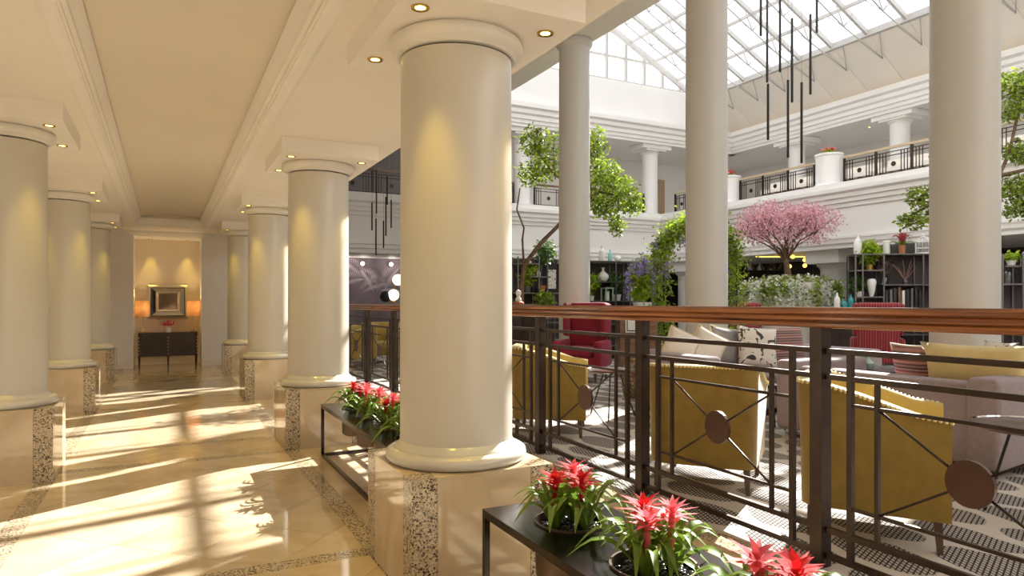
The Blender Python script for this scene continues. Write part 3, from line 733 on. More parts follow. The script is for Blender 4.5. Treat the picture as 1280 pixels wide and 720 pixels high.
def pot(y, bn, seed, ph=0.0, idx=0):
    px_ = (BENCH_X0+BENCH_X1)/2
    p = thing('planter_pot', 'brown steel pot of black pebbles, '+PD[idx].replace(' pot', '').replace('pot ', '')+' along the '+bn+' bench', 'pot', (px_, y, BZT-.198), group='pots in the '+bn+' bench')
    link('pot_wall', POT, p); tag(link('pebbles', PEB, p), kind='stuff')
    rnd = random.Random(seed)
    for i in range(3):
        a = ph+i*2.094; sp = [[1, 0, 0], [0, 1, 1], [1, 0, 0], [0, 1, 0]][idx][i]
        bromeliad((px_+.06*math.cos(a), y+.06*math.sin(a), BZT-.03), rnd.uniform(0, 6), ('red' if not sp else 'pink')+' flowered bromeliad in the '+PD[idx]+' of the '+bn+' bench', ('red' if not sp else 'pink')+' bromeliads in the '+PD[idx]+' of the '+bn+' bench', int(sp), rnd.uniform(.95, 1.15), seed*7+i)
NB_, FB_ = [2.11, 1.64, 1.16, .70], [5.12, 4.68, 4.24, 3.80]
bench(.45, 2.39, NB_, 'long black steel planter bench ending at the near face of the thick column')
bench(3.42, 5.43, FB_, 'long black steel planter bench between the thick column and the next column')
for i, y in enumerate(NB_[:3]): pot(y, 'foreground', 11+i, .9+.7*i, i)
for i, y in enumerate(FB_): pot(y, 'farther', 31+i, .3+.5*i, i)

# ------------------------------------------------------------------ tub chairs
def tub_chair():
    t = thing('tub_chair', 'mustard velvet tub chair', 'armchair')
    Wd, Dp, TH, ZB = .66, .66, .075, .165
    # plan path of the shell: right arm front -> back -> left arm front (local +y is the front)
    path = []; rc = .10; hx, y1, y0 = Wd/2, Dp/2, -Dp/2
    for i in range(5): path.append((hx, y1-(y1-(y0+rc))*i/4))
    for i in range(1, 7): a = -math.pi/2*i/6; path.append((hx-rc+rc*math.cos(a), y0+rc+rc*math.sin(a)))
    for i in range(1, 4): path.append((hx-rc-(Wd-2*rc)*i/4, y0))
    for i in range(0, 7): a = -math.pi/2-math.pi/2*i/6; path.append((-hx+rc+rc*math.cos(a), y0+rc+rc*math.sin(a)))
    for i in range(1, 5): path.append((-hx, y0+rc+(y1-y0-rc)*i/4))
    n = len(path)
    def ztop(y): u = (y-y0)/(y1-y0); return .80-.155*max(0, min(1, (u-.12)/.75))**1.15
    sec = []
    for i in range(n):
        a, b = path[max(0, i-1)], path[min(n-1, i+1)]
        tx, ty = b[0]-a[0], b[1]-a[1]; l = math.hypot(tx, ty); nx, ny = ty/l, -tx/l   # outward or inward
        if nx*path[i][0]+ny*path[i][1] < 0: nx, ny = -nx, -ny
        sec.append((path[i], (nx, ny), ztop(path[i][1])))
    out = MB(); inn_ = MB(); trm = MB(); bead = MB()
    def strip(mb, rows):
        m_ = len(rows[0]); v = [p for r_ in rows for p in r_]
        mb.add(v, [(i*m_+j, (i+1)*m_+j, (i+1)*m_+j+1, i*m_+j+1) for i in range(len(rows)-1) for j in range(m_-1)])
    ro, ri = [], []
    for (p, nn, zt) in sec:
        fl_ = .02
        ro.append([(p[0]-nn[0]*.03, p[1]-nn[1]*.03, ZB), (p[0], p[1], ZB), (p[0]+nn[0]*fl_*.3, p[1]+nn[1]*fl_*.3, (ZB+zt)/2), (p[0]+nn[0]*fl_, p[1]+nn[1]*fl_, zt-.012), (p[0]+nn[0]*(fl_-.012), p[1]+nn[1]*(fl_-.012), zt)])
        ri.append([(p[0]+nn[0]*(fl_-.012), p[1]+nn[1]*(fl_-.012), zt), (p[0]-nn[0]*(TH-.03), p[1]-nn[1]*(TH-.03), zt+.004), (p[0]-nn[0]*TH, p[1]-nn[1]*TH, zt-.02), (p[0]-nn[0]*TH, p[1]-nn[1]*TH, .30)])
        trm_p = (p[0]+nn[0]*(fl_+.002), p[1]+nn[1]*(fl_+.002), zt-.006); bead.v.append(trm_p)
    strip(out, ro); strip(inn_, ri)
    for e in (0, n-1):   # arm front caps
        r1, r2 = ro[e], ri[e]
        pol = [r1[1], r1[2], r1[3], r1[4], r2[1], r2[2], r2[3], (r2[3][0], r2[3][1], ZB)]
        out.add(pol, [tuple(range(len(pol)))])
    sh = out.build('shell', MT['mustard'], t, True, 50); inn_.build('lining', MT['mustard_in'], sh, True, 60)
    pts = bead.v; bm_ = MB()
    for i in range(n-1):
        a, b = Vector(pts[i]), Vector(pts[i+1]); k = max(1, int((b-a).length/.021))
        for j in range(k): q = a+(b-a)*j/k; bm_.sphere(q, .0105, 6, 4)
    tag(bm_.build('bead_trim', MT['nail'], sh, True), 'pale beaded edging', kind='stuff')
    rbox('seat_base', (Wd-.10, Dp-.09, .15), .02, MT['mustard'], t, (0, .03, .24))
    rbox('seat_cushion', (Wd-.17, Dp-.12, .11), .035, MT['mustard_in'], t, (0, .045, .365), puff=.02)
    for sx in (-1, 1):
        for sy in (-1, 1):
            MB().add([(sx*(.275)-.02, sy*.275-.02, .17), (sx*.275+.02, sy*.275-.02, .17), (sx*.275+.02, sy*.275+.02, .17), (sx*.275-.02, sy*.275+.02, .17),
                      (sx*.285-.013, sy*.285-.013, .004), (sx*.285+.013, sy*.285-.013, .004), (sx*.285+.013, sy*.285+.013, .004), (sx*.285-.013, sy*.285+.013, .004)],
                     [(0,1,2,3), (7,6,5,4), (0,4,5,1), (1,5,6,2), (2,6,7,3), (3,7,4,0)]).build('leg', MT['leg'], t)
    return t
tubp, tubf = tub_chair(), []
GT = 'mustard tub chairs'
place(tubp, tubf, (3.36, 2.36, 0), R(-146), 'mustard velvet tub chair beside the round dark table and the mauve sofa corner', GT)
place(tubp, tubf, (3.27, 3.50, 0), R(-52), 'mustard velvet tub chair with its back to the railing, facing the printed cushion sofa', GT)
place(tubp, tubf, (3.20, 5.48, 0), R(-125), 'mustard velvet tub chair beside the thick column, facing the small tripod table', GT)
p = U(443, 12.7); place(tubp, tubf, (p.x, p.y, 0), R(100), 'mustard velvet tub chair behind the far end of the railing', GT)
p = U(480, 13.6); place(tubp, tubf, (p.x, p.y, 0), R(150), 'mustard velvet tub chair below the white globe lamp', GT)

# ------------------------------------------------------------------ wing armchairs
def wing_chair(mat, name, label):
    t = thing(name, label, 'armchair')
    rbox('seat_base', (.62, .66, .17), .03, mat, t, (0, .0, .30)); rbox('seat_cushion', (.50, .58, .13), .04, mat, t, (0, .05, .45), puff=.02)
    rbox('backrest', (.62, .13, .84), .05, mat, t, (0, -.34, .78), (R(6), 0, 0))
    for s in (-1, 1):
        rbox('arm', (.12, .66, .40), .045, mat, t, (s*.33, .02, .42)); rbox('wing', (.08, .30, .52), .04, mat, t, (s*.32, -.20, .93), (R(4), 0, R(s*8)))
        for yy in (-.30, .29): MB().lathe([(.018, .004), (.03, .22)], 10, (s*.29, yy, 0)).build('leg', MT['leg'], t)
    return t
c = wing_chair(MT['crimson'], 'wing_armchair', 'crimson velvet wing armchair in front of the brown podium'); p = U(728, 10.5); c.location = (p.x, p.y, 0); c.rotation_euler = (0, 0, R(130))
wp, wf = wing_chair(MT['redstripe'], 'striped_armchair', 'red striped wing armchair'), []
p = U(1096, 11.3); place(wp, wf, (p.x, p.y, 0), R(-52), 'red striped high-backed armchair in front of the shelves with the red leaved plant', 'red striped armchairs')
p = U(921, 13.3); place(wp, wf, (p.x, p.y, 0), R(-30), 'red striped high-backed armchair in front of the white flower planter', 'red striped armchairs')

# ------------------------------------------------------------------ sofas and cushions
def sofa(x0, x1, y0, y1, label, seats, back=.64, arm=.62, name='sofa'):
    """local: front faces -y"""
    t = thing(name, label, 'sofa'); Lx, Ly = x1-x0, y1-y0
    t.location = ((x0+x1)/2, (y0+y1)/2, 0)
    rbox('base', (Lx-.08, Ly-.06, .22), .03, MT['mauve'], t, (0, 0, .19))
    rbox('backrest', (Lx-.04, .20, back-.10), .05, MT['mauve'], t, (0, Ly/2-.125, .10+(back-.10)/2))
    for s in (-1, 1): rbox('arm', (.22, Ly+.03, arm-.07), .045, MT['mauve'], t, (s*(Lx/2-.11), 0, .07+(arm-.07)/2))
    wd = (Lx-.44)/seats
    for i in range(seats): rbox('seat_cushion', (wd-.01, Ly-.24, .15), .045, MT['mauve'], t, (-Lx/2+.22+wd*(i+.5), -.11, .375), puff=.02)
    for sx in (-1, 1):
        for sy in (-1, 1): MB().box(sx*(Lx/2-.1)-.025, sx*(Lx/2-.1)+.025, sy*(Ly/2-.1)-.025, sy*(Ly/2-.1)+.025, .004, .09).build('foot', MT['leg'], t)
    return t
s1 = sofa(4.72, 7.42, 5.10, 6.15, 'long mauve sofa holding the printed black and white cushion', 3, .68, .66)
s2 = sofa(0, 1.85, 0, .95, 'mauve sofa with straw yellow cushion, its back to the railing', 2, .645, .69); s2.location = (5.38, 3.47, 0); s2.rotation_euler = (0, 0, R(90))
def cushion(loc, wd, ht, th, mat, rz, tilt, label, group=None, piping=None, roll=0):
    me = pillow_mesh('cushion', wd, ht, th, mat); o = link('cushion', me, None, loc, (tilt, roll, rz)); tag(o, label, 'cushion', group)
    if piping:
        pts = []
        n = 10
        for k in range(4):
            for i in range(n):
                u = i/n*2-1; e = (u, -1) if k == 0 else (1, u) if k == 1 else (-u, 1) if k == 2 else (-1, -u)
                pin = 1-.07*(1-abs(e[1])**2)*abs(e[0])**3; pin2 = 1-.07*(1-abs(e[0])**2)*abs(e[1])**3
                pts.append((e[0]*wd/2*pin, 0, e[1]*ht/2*pin2))
        pts.append(pts[0]); MB().tube(pts, .008, 6, False).build('piping', piping, o, True)
    return o
cushion((5.02, 5.80, .72), .36, .36, .14, MT['palecush'], R(-34), R(-16), 'ivory cushion with yellow piping leaning in the corner of the long sofa', 'ivory cushions', MT['yellcush'], R(24))
cushion((5.34, 5.74, .69), .38, .42, .14, MT['palecush'], R(-30), R(-18), 'ivory cushion with yellow piping beside the plain grey cushion', 'ivory cushions', MT['yellcush'], R(28))
cushion((5.72, 5.82, .69), .46, .46, .14, MT['grey'], R(-4), R(-14), 'plain grey cushion tucked behind the printed cushion', None, MT['yellcush'], R(8))
cushion((5.98, 5.62, .69), .47, .48, .15, MT['printc'], R(-22), R(-16), 'cream cushion printed with black flowers and leaves on the long sofa', None, None, R(6))
cushion((6.62, 5.82, .69), .72, .46, .15, MT['bandstripe'], R(0), R(-12), 'brown and plum banded cushion at the end of the long sofa')
cushion((5.30, 2.92, .675), .72, .46, .17, MT['yellcush'], R(97), R(-12), 'large straw yellow cushion on the sofa that backs onto the railing')
cushion((5.30, 3.36, .665), .38, .42, .14, MT['bandstripe'], R(82), R(-14), 'plum banded cushion beside the straw yellow cushion', None, MT['palecush'])
cushion((5.66, 2.90, .70), .40, .42, .14, MT['printc'], R(60), R(-8), 'small printed cushion propped behind the straw yellow cushion', None)

# ------------------------------------------------------------------ tables
def tripod_table(p, r_, z, label, topm, rim=None, legs=3, spread=.8, ph=.4):
    t = thing('round_table', label, 'table', (p[0], p[1], 0))
    tp = MB().lathe([(.001, z-.03), (r_*.8, z-.03), (r_*.985, z-.012), (r_, z), (r_*.985, z+.006), (r_*.96, z+.001), (.001, z)], 40, caps=False).build('table_top', topm, t, True, 40)
    if rim: MB().lathe([(r_*.955, z+.0015), (r_*.965, z+.01), (r_*1.0, z+.01), (r_*1.005, z-.002)], 40, caps=False).build('rim', rim, tp, True, 60)
    for k in range(legs):
        a = ph+2*math.pi*k/legs; MB().tube([(.35*r_*math.cos(a), .35*r_*math.sin(a), z-.03), (r_*spread*math.cos(a), r_*spread*math.sin(a), .006)], .008, 6).build('leg', MT['black'], t, True)
    return t
tripod_table((4.40, 2.12), .30, .50, 'round dark tray table with silver rim beside the mauve sofa arm', MT['discm'], MT['chrome'])
p = U(764, 7.1); tripod_table((p.x, p.y), .27, .50, 'round walnut table on thin black legs before the crimson armchair', mat_wood('walnut_top', (.09, .04, .03), (.16, .08, .06), .2), None, 3, 1.0, 1.9)
p = U(962, 6.45); tripod_table((p.x, p.y), .16, .43, 'little black side table on wire legs in front of the long sofa', MT['steel'], None, 4, .9)
tripod_table((6.25, 4.35), .34, .545, 'round coffee table hidden behind the mauve sofa back, with glass vase', MT['console'])
v = thing('bottle_vase', 'pale green glass vase on the coffee table', 'vase', (6.12, 4.38, .549)); MB().lathe([(.001, 0), (.05, 0), (.075, .03), (.078, .06), (.045, .09), (.035, .12), (.05, .135), (.045, .15), (.03, .155)], 24, caps=False).build('vase_body', MT['palegreen'], v, True)
p = U(793, 8.6); s = thing('drum_stool', 'brown patterned drum stool with yellow flower beside the railing post', 'stool', (p.x, p.y, .004)); MB().lathe([(.001, 0), (.13, 0), (.16, .12), (.16, .28), (.13, .42), (.001, .42)], 28, caps=False).build('drum', mat_print('woven_drum', (.14, .09, .06), (.40, .30, .18), 22, .55), s, True)
mbf = MB()
for k in range(8): a = k*.785; mbf.add([(0, 0, .46), (.03*math.cos(a-.4), .03*math.sin(a-.4), .48), (.06*math.cos(a), .06*math.sin(a), .49), (.03*math.cos(a+.4), .03*math.sin(a+.4), .48)], [(0, 1, 2, 3)])
mbf.tube([(0, 0, .42), (0, 0, .465)], .006, 5); mbf.build('flower', MT['gold'], s)

# ------------------------------------------------------------------ niche at the corridor end
NX = .065
co = thing('console_table', 'dark espresso console cabinet on slim legs in the end niche', 'console table', (NX, YEND+.30, 0))
CW, CH = 1.0, .635
MB().box(-CW/2, CW/2, -.16, .16, CH-.03, CH).build('top', MT['console'], co)
MB().box(-CW/2+.03, CW/2-.03, -.15, .15, .19, CH-.03).build('body', MT['console'], co)
for k in range(4):
    x = -CW/2+.035+(CW-.07)/4*k; d = MB().box(x+.004, x+(CW-.07)/4-.004, -.162, -.15, .20, CH-.04).build('door', MT['console'], co)
for x in (-CW/2+.02, 0, CW/2-.02):
    for y in (-.155, .14): MB().tube([(x, y, 0), (x, y, .2), (x, y, CH-.03)], [.012, .018, .018], 8).build('leg', MT['console'], co, True)
    for k in range(6): MB().sphere((x, -.178, .24+.06*k), .012, 8, 6).build('stud', MT['chrome'], co, True)
mi = thing('wall_mirror', 'square wall looking glass in a wide stepped silver frame above the console', 'mirror', (NX, YEND+.735, 1.21))
for (a, da), (b_, db), m_ in (((.355, .0), (.30, .055), 'chrome'), ((.30, .055), (.285, .05), 'black'), ((.285, .05), (.205, .02), 'chrome'), ((.205, .02), (.19, .05), 'paper'), ((.19, .05), (.165, .03), 'chrome')):
    q = [(-1, -1), (1, -1), (1, 1), (-1, 1)]
    MB().add([(x*a, -da-.004, z*a*.93) for x, z in q]+[(x*b_, -db-.004, z*b_*.93) for x, z in q], [(i, (i+1) % 4, 4+(i+1) % 4, 4+i) for i in range(4)]).build('frame_step', MT[m_], mi)
MB().box(-.165, .165, -.034, 0, -.154, .154).build('mirror_plate', MT['chrome'], mi)
MB().box(-.355, .355, -.004, 0, -.33, .33).build('backing', MT['black'], mi)
def table_lamp(x, label):
    t = thing('table_lamp', label, 'lamp', (x, YEND+.33, CH), group='lamps on the console')
    MB().lathe([(.001, 0), (.05, 0), (.05, .012), (.012, .02), (.007, .03), (.007, .30)], 16, caps=False).build('stem', MT['brass'], t, True)
    MB().lathe([(.118, .30), (.118, .60), (.114, .60), (.114, .30)], 28, caps=False).build('lamp_shade', MT['shade'], t, True, 40)
    MB().sphere((0, 0, .42), .03, 10, 8).build('bulb', MT['globeglow'], t, True)
    ld = bpy.data.lights.new('lamp_light', 'POINT'); ld.energy = 9; ld.color = (1, .74, .40); ld.shadow_soft_size = .04
    o = bpy.data.objects.new('lamp_light', ld); COL.objects.link(o); o.location = (0, 0, .48); o.parent = t
for x in (NX-.43, NX+.43): table_lamp(x, 'table lamp with glowing amber drum shade on the console table')
ov = thing('orchid_vase', 'white vase of magenta orchids on the console table', 'vase', (NX+.0, YEND+.25, CH))
MB().lathe([(.001, 0), (.04, 0), (.055, .04), (.045, .09), (.03, .1)], 20, caps=False).build('vase_body', MT['ceramic'], ov, True)
rnd = random.Random(2); fb = MB()
for k in range(60):
    c = Vector((rnd.gauss(0, .06), rnd.gauss(0, .03), .17+rnd.gauss(0, .025))); d = Vector((rnd.gauss(0, 1), rnd.gauss(0, 1), rnd.gauss(0, 1))).normalized(); e = d.orthogonal().normalized()
    fb.add([c-d*.02, c+e*.016, c+d*.02, c-e*.016], [(0, 1, 2, 3)])
fb.build('flowers', mat_leaf('magenta_petal', (.55, .01, .11), .3), ov, fix=False)

# ------------------------------------------------------------------ foliage helpers
def leaf_cloud(mb, rnd, c, rad, n, size, asp=.45, shell=.3, flat=0.0):
    for _ in range(n):
        d = Vector((rnd.gauss(0, 1), rnd.gauss(0, 1), rnd.gauss(0, 1))).normalized(); k = (shell+(1-shell)*rnd.random())**.6
        p = Vector((c[0]+d.x*rad[0]*k, c[1]+d.y*rad[1]*k, c[2]+d.z*rad[2]*k))
        t = Vector((rnd.gauss(0, 1), rnd.gauss(0, 1), rnd.gauss(-.35, .7))).normalized(); e = t.cross(Vector((rnd.gauss(0, 1), rnd.gauss(0, 1), rnd.gauss(0, 1)))).normalized()
        s = size*rnd.uniform(.65, 1.3); nn = t.cross(e)*s*.12
        mb.add([p, p+t*s*.5+e*s*asp*.5+nn, p+t*s, p+t*s*.5-e*s*asp*.5+nn, p+t*s*.5], [(0, 1, 4), (1, 2, 4), (2, 3, 4), (3, 0, 4)])
def spray(mb, rnd, p0, p1, n, size, wide, asp=.5):
    p0, p1 = Vector(p0), Vector(p1)
    for i in range(n):
        q = p0.lerp(p1, rnd.random())+Vector((rnd.gauss(0, wide), rnd.gauss(0, wide), rnd.gauss(0, wide)))
        leaf_cloud(mb, rnd, q, (.001, .001, .001), 1, size, asp)
def limb(mb, pts, r0, r1, seg=7):
    n = len(pts); mb.tube(pts, [r0+(r1-r0)*i/(n-1) for i in range(n)], seg)

def ficus(base, tips, clumps, label, seed, rt=.05, nleaf=420, size=.1):
    rnd = random.Random(seed); t = thing('ficus_tree', label, 'tree', base)
    B = Vector(base); tb = MB()
    for pts, r0, r1 in tips: limb(tb, [Vector(p)-B for p in pts], r0, r1)
    for c, rad, _ in clumps:
        c = Vector(c)-B
        for k in range(5): limb(tb, [c+Vector((0, 0, -rad[2]*.4)), c+Vector((rnd.uniform(-.7, .7)*rad[0], rnd.uniform(-.7, .7)*rad[1], rnd.uniform(-.3, .8)*rad[2]))], .01, .004, 5)
    tb.build('trunk', MT['bark'], t, True, 60)
    fo = MB()
    for c, rad, k in clumps: leaf_cloud(fo, rnd, Vector(c)-B, rad, int(nleaf*k), size, .5, .15)
    tag(fo.build('foliage', MT['leaf'], t, fix=False), kind='stuff')
    return t
def W(px, py, D): q = U(px, D); return Vector((q.x, q.y, ZH(py, D)))
D = 12.7
b = U(652, D)
ficus((b.x, b.y, .004), [([b+Vector((0, 0, .0)), W(652, 360, D), W(655, 332, D), W(676, 304, D), W(702, 278, D), W(722, 240, D), W(728, 200, D)], .05, .03),
      ([W(655, 332, D), W(653, 300, D), W(655, 285, D), W(646, 262, D), W(650, 235, D)], .022, .012), ([W(722, 240, D), W(690, 215, D), W(672, 190, D)], .03, .012), ([W(715, 255, D), W(750, 240, D), W(775, 245, D)], .03, .012)],
      [(W(668, 178, D), (.33, .33, .33), .8), (W(668, 217, D), (.36, .35, .26), .8), (W(692, 195, D), (.35, .4, .45), .8), (W(720, 190, D+.2), (.4, .4, .5), .6), (W(743, 180, D), (.26, .3, .38), .8), (W(754, 215, D), (.35, .35, .30), .9),
       (W(775, 235, D), (.36, .35, .28), 1), (W(790, 255, D), (.24, .25, .22), .6), (W(757, 258, D), (.3, .3, .24), .8), (W(771, 282, D), (.15, .15, .24), .35), (W(745, 235, D), (.3, .3, .35), .7)],
      'leafy green ficus with a leaning trunk behind the crimson armchair', 21, nleaf=520, size=.085)
D = 9.2
b = U(1214, D)
ficus((b.x, b.y, .004), [([b, W(1212, 340, D), W(1216, 300, D), W(1240, 240, D), W(1262, 190, D), W(1275, 130, D)], .035, .018), ([W(1222, 280, D), W(1195, 262, D), W(1160, 258, D), W(1140, 268, D)], .03, .012), ([W(1250, 220, D), W(1290, 210, D), W(1330, 200, D)], .03, .012)],
      [(W(1268, 105, D), (.24, .3, .22), .8), (W(1262, 140, D), (.18, .25, .15), .4), (W(1290, 120, D), (.3, .3, .3), .8), (W(1275, 190, D), (.26, .25, .17), .8), (W(1268, 235, D), (.27, .25, .22), .9), (W(1300, 240, D), (.35, .3, .3), .9), (W(1275, 262, D), (.25, .22, .14), .5),
       (W(1150, 245, D), (.17, .2, .16), .45), (W(1140, 275, D), (.15, .2, .14), .45), (W(1165, 262, D), (.18, .2, .2), .4), (W(1205, 240, D+.3), (.35, .25, .3), .6), (W(1215, 180, D+.3), (.3, .3, .3), .5)],
      'leafy green ficus behind the tall column by the birdcage shelf', 22, nleaf=560, size=.066)

# ------------------------------------------------------------------ pink blossom tree in its planter of white flowers
D = 15.0
b = U(986, D)
pl = thing('flower_planter', 'round planter overflowing with trailing white flowers around the blossom tree', 'planter', (b.x, b.y, .004))
MB().lathe([(.001, 0), (.55, 0), (.55, .95), (.80, 1.0), (.84, 1.62), (.80, 1.62), (.76, 1.5), (.001, 1.5)], 36, caps=False).build('planter_tub', MT['beige'], pl, True, 40)
rnd = random.Random(4); g = MB(); wf_ = MB()
leaf_cloud(g, rnd, (0, 0, 1.62), (.88, .88, .18), 900, .11, .5); leaf_cloud(wf_, rnd, (0, 0, 1.68), (.85, .85, .13), 420, .07, .8)
for k in range(90):
    a = rnd.random()*6.283; ln = rnd.uniform(.3, .75); r_ = .9+rnd.uniform(-.04, .1)
    top = (r_*math.cos(a), r_*math.sin(a), 1.62); bot = (r_*1.03*math.cos(a), r_*1.03*math.sin(a), 1.62-ln)
    spray(wf_ if k % 4 else g, rnd, top, bot, 54, .06 if k % 4 else .08, .04, .75); spray(g, rnd, top, bot, 16, .08, .04)
tag(g.build('greenery', MT['leaf'], pl, fix=False), kind='stuff'); tag(wf_.build('white_flowers', MT['whiteb'], pl, fix=False), kind='stuff')
bt = thing('blossom_tree', 'pink blossom tree with spreading umbrella crown in the white flower planter', 'tree', (b.x, b.y, 1.5)); tk = MB(); bl = MB()
B = Vector((b.x, b.y, 1.5)); L0 = [W(987, 350, D), W(984, 336, D), W(982, 322, D)]
limb(tk, [p-B for p in L0], .07, .052, 9)
tips = []; q = L0[2]-B
for k in range(16):
    a = k*2.4; rr = .22+.72*((k*7) % 16)/15
    e = Vector((q.x+rr*math.cos(a), q.y+rr*math.sin(a), 1.08+.3*(1-rr)+rnd.uniform(0, .2))); m1 = q.lerp(e, .5)+Vector((0, 0, -.02+.05*(1-rr)))
    limb(tk, [q-Vector((0, 0, .08)), q.lerp(m1, .5)+Vector((rnd.gauss(0, .03), rnd.gauss(0, .03), .05)), m1+Vector((rnd.gauss(0, .05), rnd.gauss(0, .05), .06)), e], .026, .008, 6); tips.append(e)
    for j in range(4):
        e2 = e+Vector((rnd.gauss(0, .2), rnd.gauss(0, .2), rnd.uniform(.05, .42))); limb(tk, [m1.lerp(e, rnd.uniform(.5, .95)), e2], .011, .004, 5); tips.append(e2)
tk.build('trunk', MT['bark'], bt, True, 60)
for e in tips: leaf_cloud(bl, rnd, e, (.24, .24, .15), 60, .048, .85, .1)
leaf_cloud(bl, rnd, Vector((q.x, q.y, 1.42)), (1.2, 1.2, .54), 3800, .048, .85, .2)
tag(bl.build('blossom', MT['blossom'], bt, fix=False), kind='stuff')

# ------------------------------------------------------------------ flowered arch
D = 11.6
a0, a1 = U(826, D), U(916, D+.3); mid = (a0+a1)/2; hw = (a1-a0).length/2; dirv = (a1-a0).normalized()
ar = thing('garden_arch', 'garden arch covered in green climbers and wisteria behind the tall column', 'arch', (mid.x, mid.y, .004)); am = MB(); gl = MB(); ll = MB(); lm = MB()
zs = 1.95; rnd = random.Random(9)
for off in (-.12, .12):
    pts = []
    nrm = Vector((-dirv.y, dirv.x, 0))*off
    for i in range(5): pts.append(-dirv*hw+nrm+Vector((0, 0, zs*i/4)))
    for i in range(1, 12): th = math.pi-math.pi*i/12; pts.append(dirv*hw*math.cos(th)+nrm+Vector((0, 0, zs+.62*math.sin(th))))
    for i in range(5): pts.append(dirv*hw+nrm+Vector((0, 0, zs*(1-i/4))))
    am.tube(pts, .012, 6)
    for i in range(len(pts)-1): spray(gl if i % 4 else lm, rnd, pts[i], pts[i+1], 110, .07, .075, .5); spray(gl, rnd, pts[i], pts[i+1], 80, .065, .1, .5)
am.build('arch_frame', MT['black'], ar, True)
for k in range(26):
    i = rnd.randrange(3, len(pts)-3); p = pts[i]+Vector((rnd.gauss(0, .1), rnd.gauss(0, .1), 0)); spray(ll, rnd, p, p-Vector((0, 0, rnd.uniform(.2, .4))), 40, .05, .03, .8)
tag(gl.build('climbers', MT['leaf'], ar, fix=False), kind='stuff'); tag(lm.build('lime_climbers', MT['lime'], ar, fix=False), kind='stuff'); tag(ll.build('wisteria', MT['lilac'], ar, fix=False), kind='stuff')

# ------------------------------------------------------------------ display shelves
def shelf_unit(c, rz, wd, dp, levels, ups, label, back=True, z1=None):
    t = thing('display_shelf', label, 'shelf', (c[0], c[1], .004), rz, 'display shelves'); z1 = z1 or max(l[0] for l in levels)
    for x in ups:
        for y in (-dp/2, dp/2): MB().box(x-.012, x+.012, y-.012, y+.012, 0, z1).build('upright', MT['shelfm'], t)
    for z, x0, x1 in levels: MB().box(x0, x1, -dp/2-.015, dp/2+.015, z-.022, z).build('shelf_board', MT['shelfm'], t)
    if back: MB().box(-wd/2, wd/2, dp/2+.015, dp/2+.03, 0, z1-.03).build('back_panel', MT['darkwall'], t)
    return t
def on(t, x, y, z): 
    r_ = t.rotation_euler.z; return Vector((t.location.x+x*math.cos(r_)-y*math.sin(r_), t.location.y+x*math.sin(r_)+y*math.cos(r_), t.location.z+z))
def bottle(loc, h, r_, mat, label, name='bottle', prof=None, cat='bottle'):
    prof = prof or [(.001, 0), (r_*.95, 0), (r_, .04), (r_, .62), (r_*.75, .72), (r_*.35, .80), (r_*.33, .95), (r_*.4, 1)]
    o = MB().lathe([(a, b_*h if i else 0) for i, (a, b_) in enumerate(prof)], 20).build(name, mat, None, True, 50, loc=loc); return tag(o, label, cat)
def potted(loc, label, potm, potr, poth, leafm, n, rad, size, seed, asp=.5, up=.1):
    t = thing('potted_plant', label, 'plant', loc); MB().lathe([(.001, 0), (potr*.75, 0), (potr, poth), (potr*.9, poth), (.001, poth*.9)], 18, caps=False).build('pot', potm, t, True, 40)
    fo = MB(); rn = random.Random(seed); leaf_cloud(fo, rn, (0, 0, poth+up), rad, n, size, asp, .0); 
    for k in range(10): fo.tube([(0, 0, poth*.8), (rn.uniform(-.6, .6)*rad[0], rn.uniform(-.6, .6)*rad[1], poth+up*rn.uniform(.4, 1))], .004, 4)
    tag(fo.build('leaves', leafm, t, fix=False), kind='stuff'); return t
# left-hand shelves behind the crimson chair (two bays either side of the column)
D = 14.4
lc = U(767, D); SL = shelf_unit(lc, R(-12), 1.25, .34, [(ZH(327, D), -.62, .62), (ZH(352, D), -.62, .2), (ZH(376, D), -.62, .62), (.75, -.62, .62), (.3, -.62, .62)], (-.61, -.02, .30, .61), 'dark metal display shelf with white bottle lamp beside the wisteria')
lz = [ZH(327, D), ZH(352, D), ZH(376, D)]
bottle(on(SL, -.26, 0, lz[0]), .32, .068, MT['ceramic'], 'tall white bottle on top of the shelf beside a teal one')
bottle(on(SL, -.08, 0, lz[0]), .24, .045, M('aqua_glass', (.30, .66, .60), .15), 'aqua green bottle on top of the shelf')
bottle(on(SL, .10, 0, lz[0]), .12, .075, MT['ceramic'], 'round white pot on top of the shelf', 'round_pot', [(.001, 0), (.05, 0), (.078, .4), (.07, .75), (.035, .95), (.03, 1)], 'pot')
bottle(on(SL, -.24, 0, lz[1]), .29, .12, MT['ceramic'], 'bulbous white bottle vase on the middle shelf', 'bulb_vase', [(.001, 0), (.07, 0), (.125, .25), (.115, .48), (.05, .68), (.028, .75), (.028, .92), (.04, .95), (.03, 1)], 'vase')
bottle(on(SL, .34, -.1, lz[2]), .34, .06, M('frost_glass', (.62, .68, .66), .2), 'frosted tall bottle on the lower shelf')
potted(on(SL, .05, -.06, lz[2]), 'grey green leafy plant in a white cup on the metal shelf', MT['ceramic'], .09, .13, MT['leafd'], 260, (.2, .18, .26), .09, 41, up=.26)
potted(on(SL, -.52, -.05, lz[2]+.0), 'lime green fern at the edge of the shelf by the column', MT['ceramic'], .06, .10, MT['lime'], 240, (.16, .16, .15), .12, 42, .35, .30)
q = on(SL, -.2, -.12, lz[2]); lt = thing('candle_lantern', 'pale green lantern holding a white pillar candle', 'lantern', q)
for sx in (-1, 1):
    for sy in (-1, 1): MB().box(sx*.085-.012, sx*.085+.012, sy*.085-.012, sy*.085+.012, 0, .26).build('lantern_post', MT['palegreen'], lt)
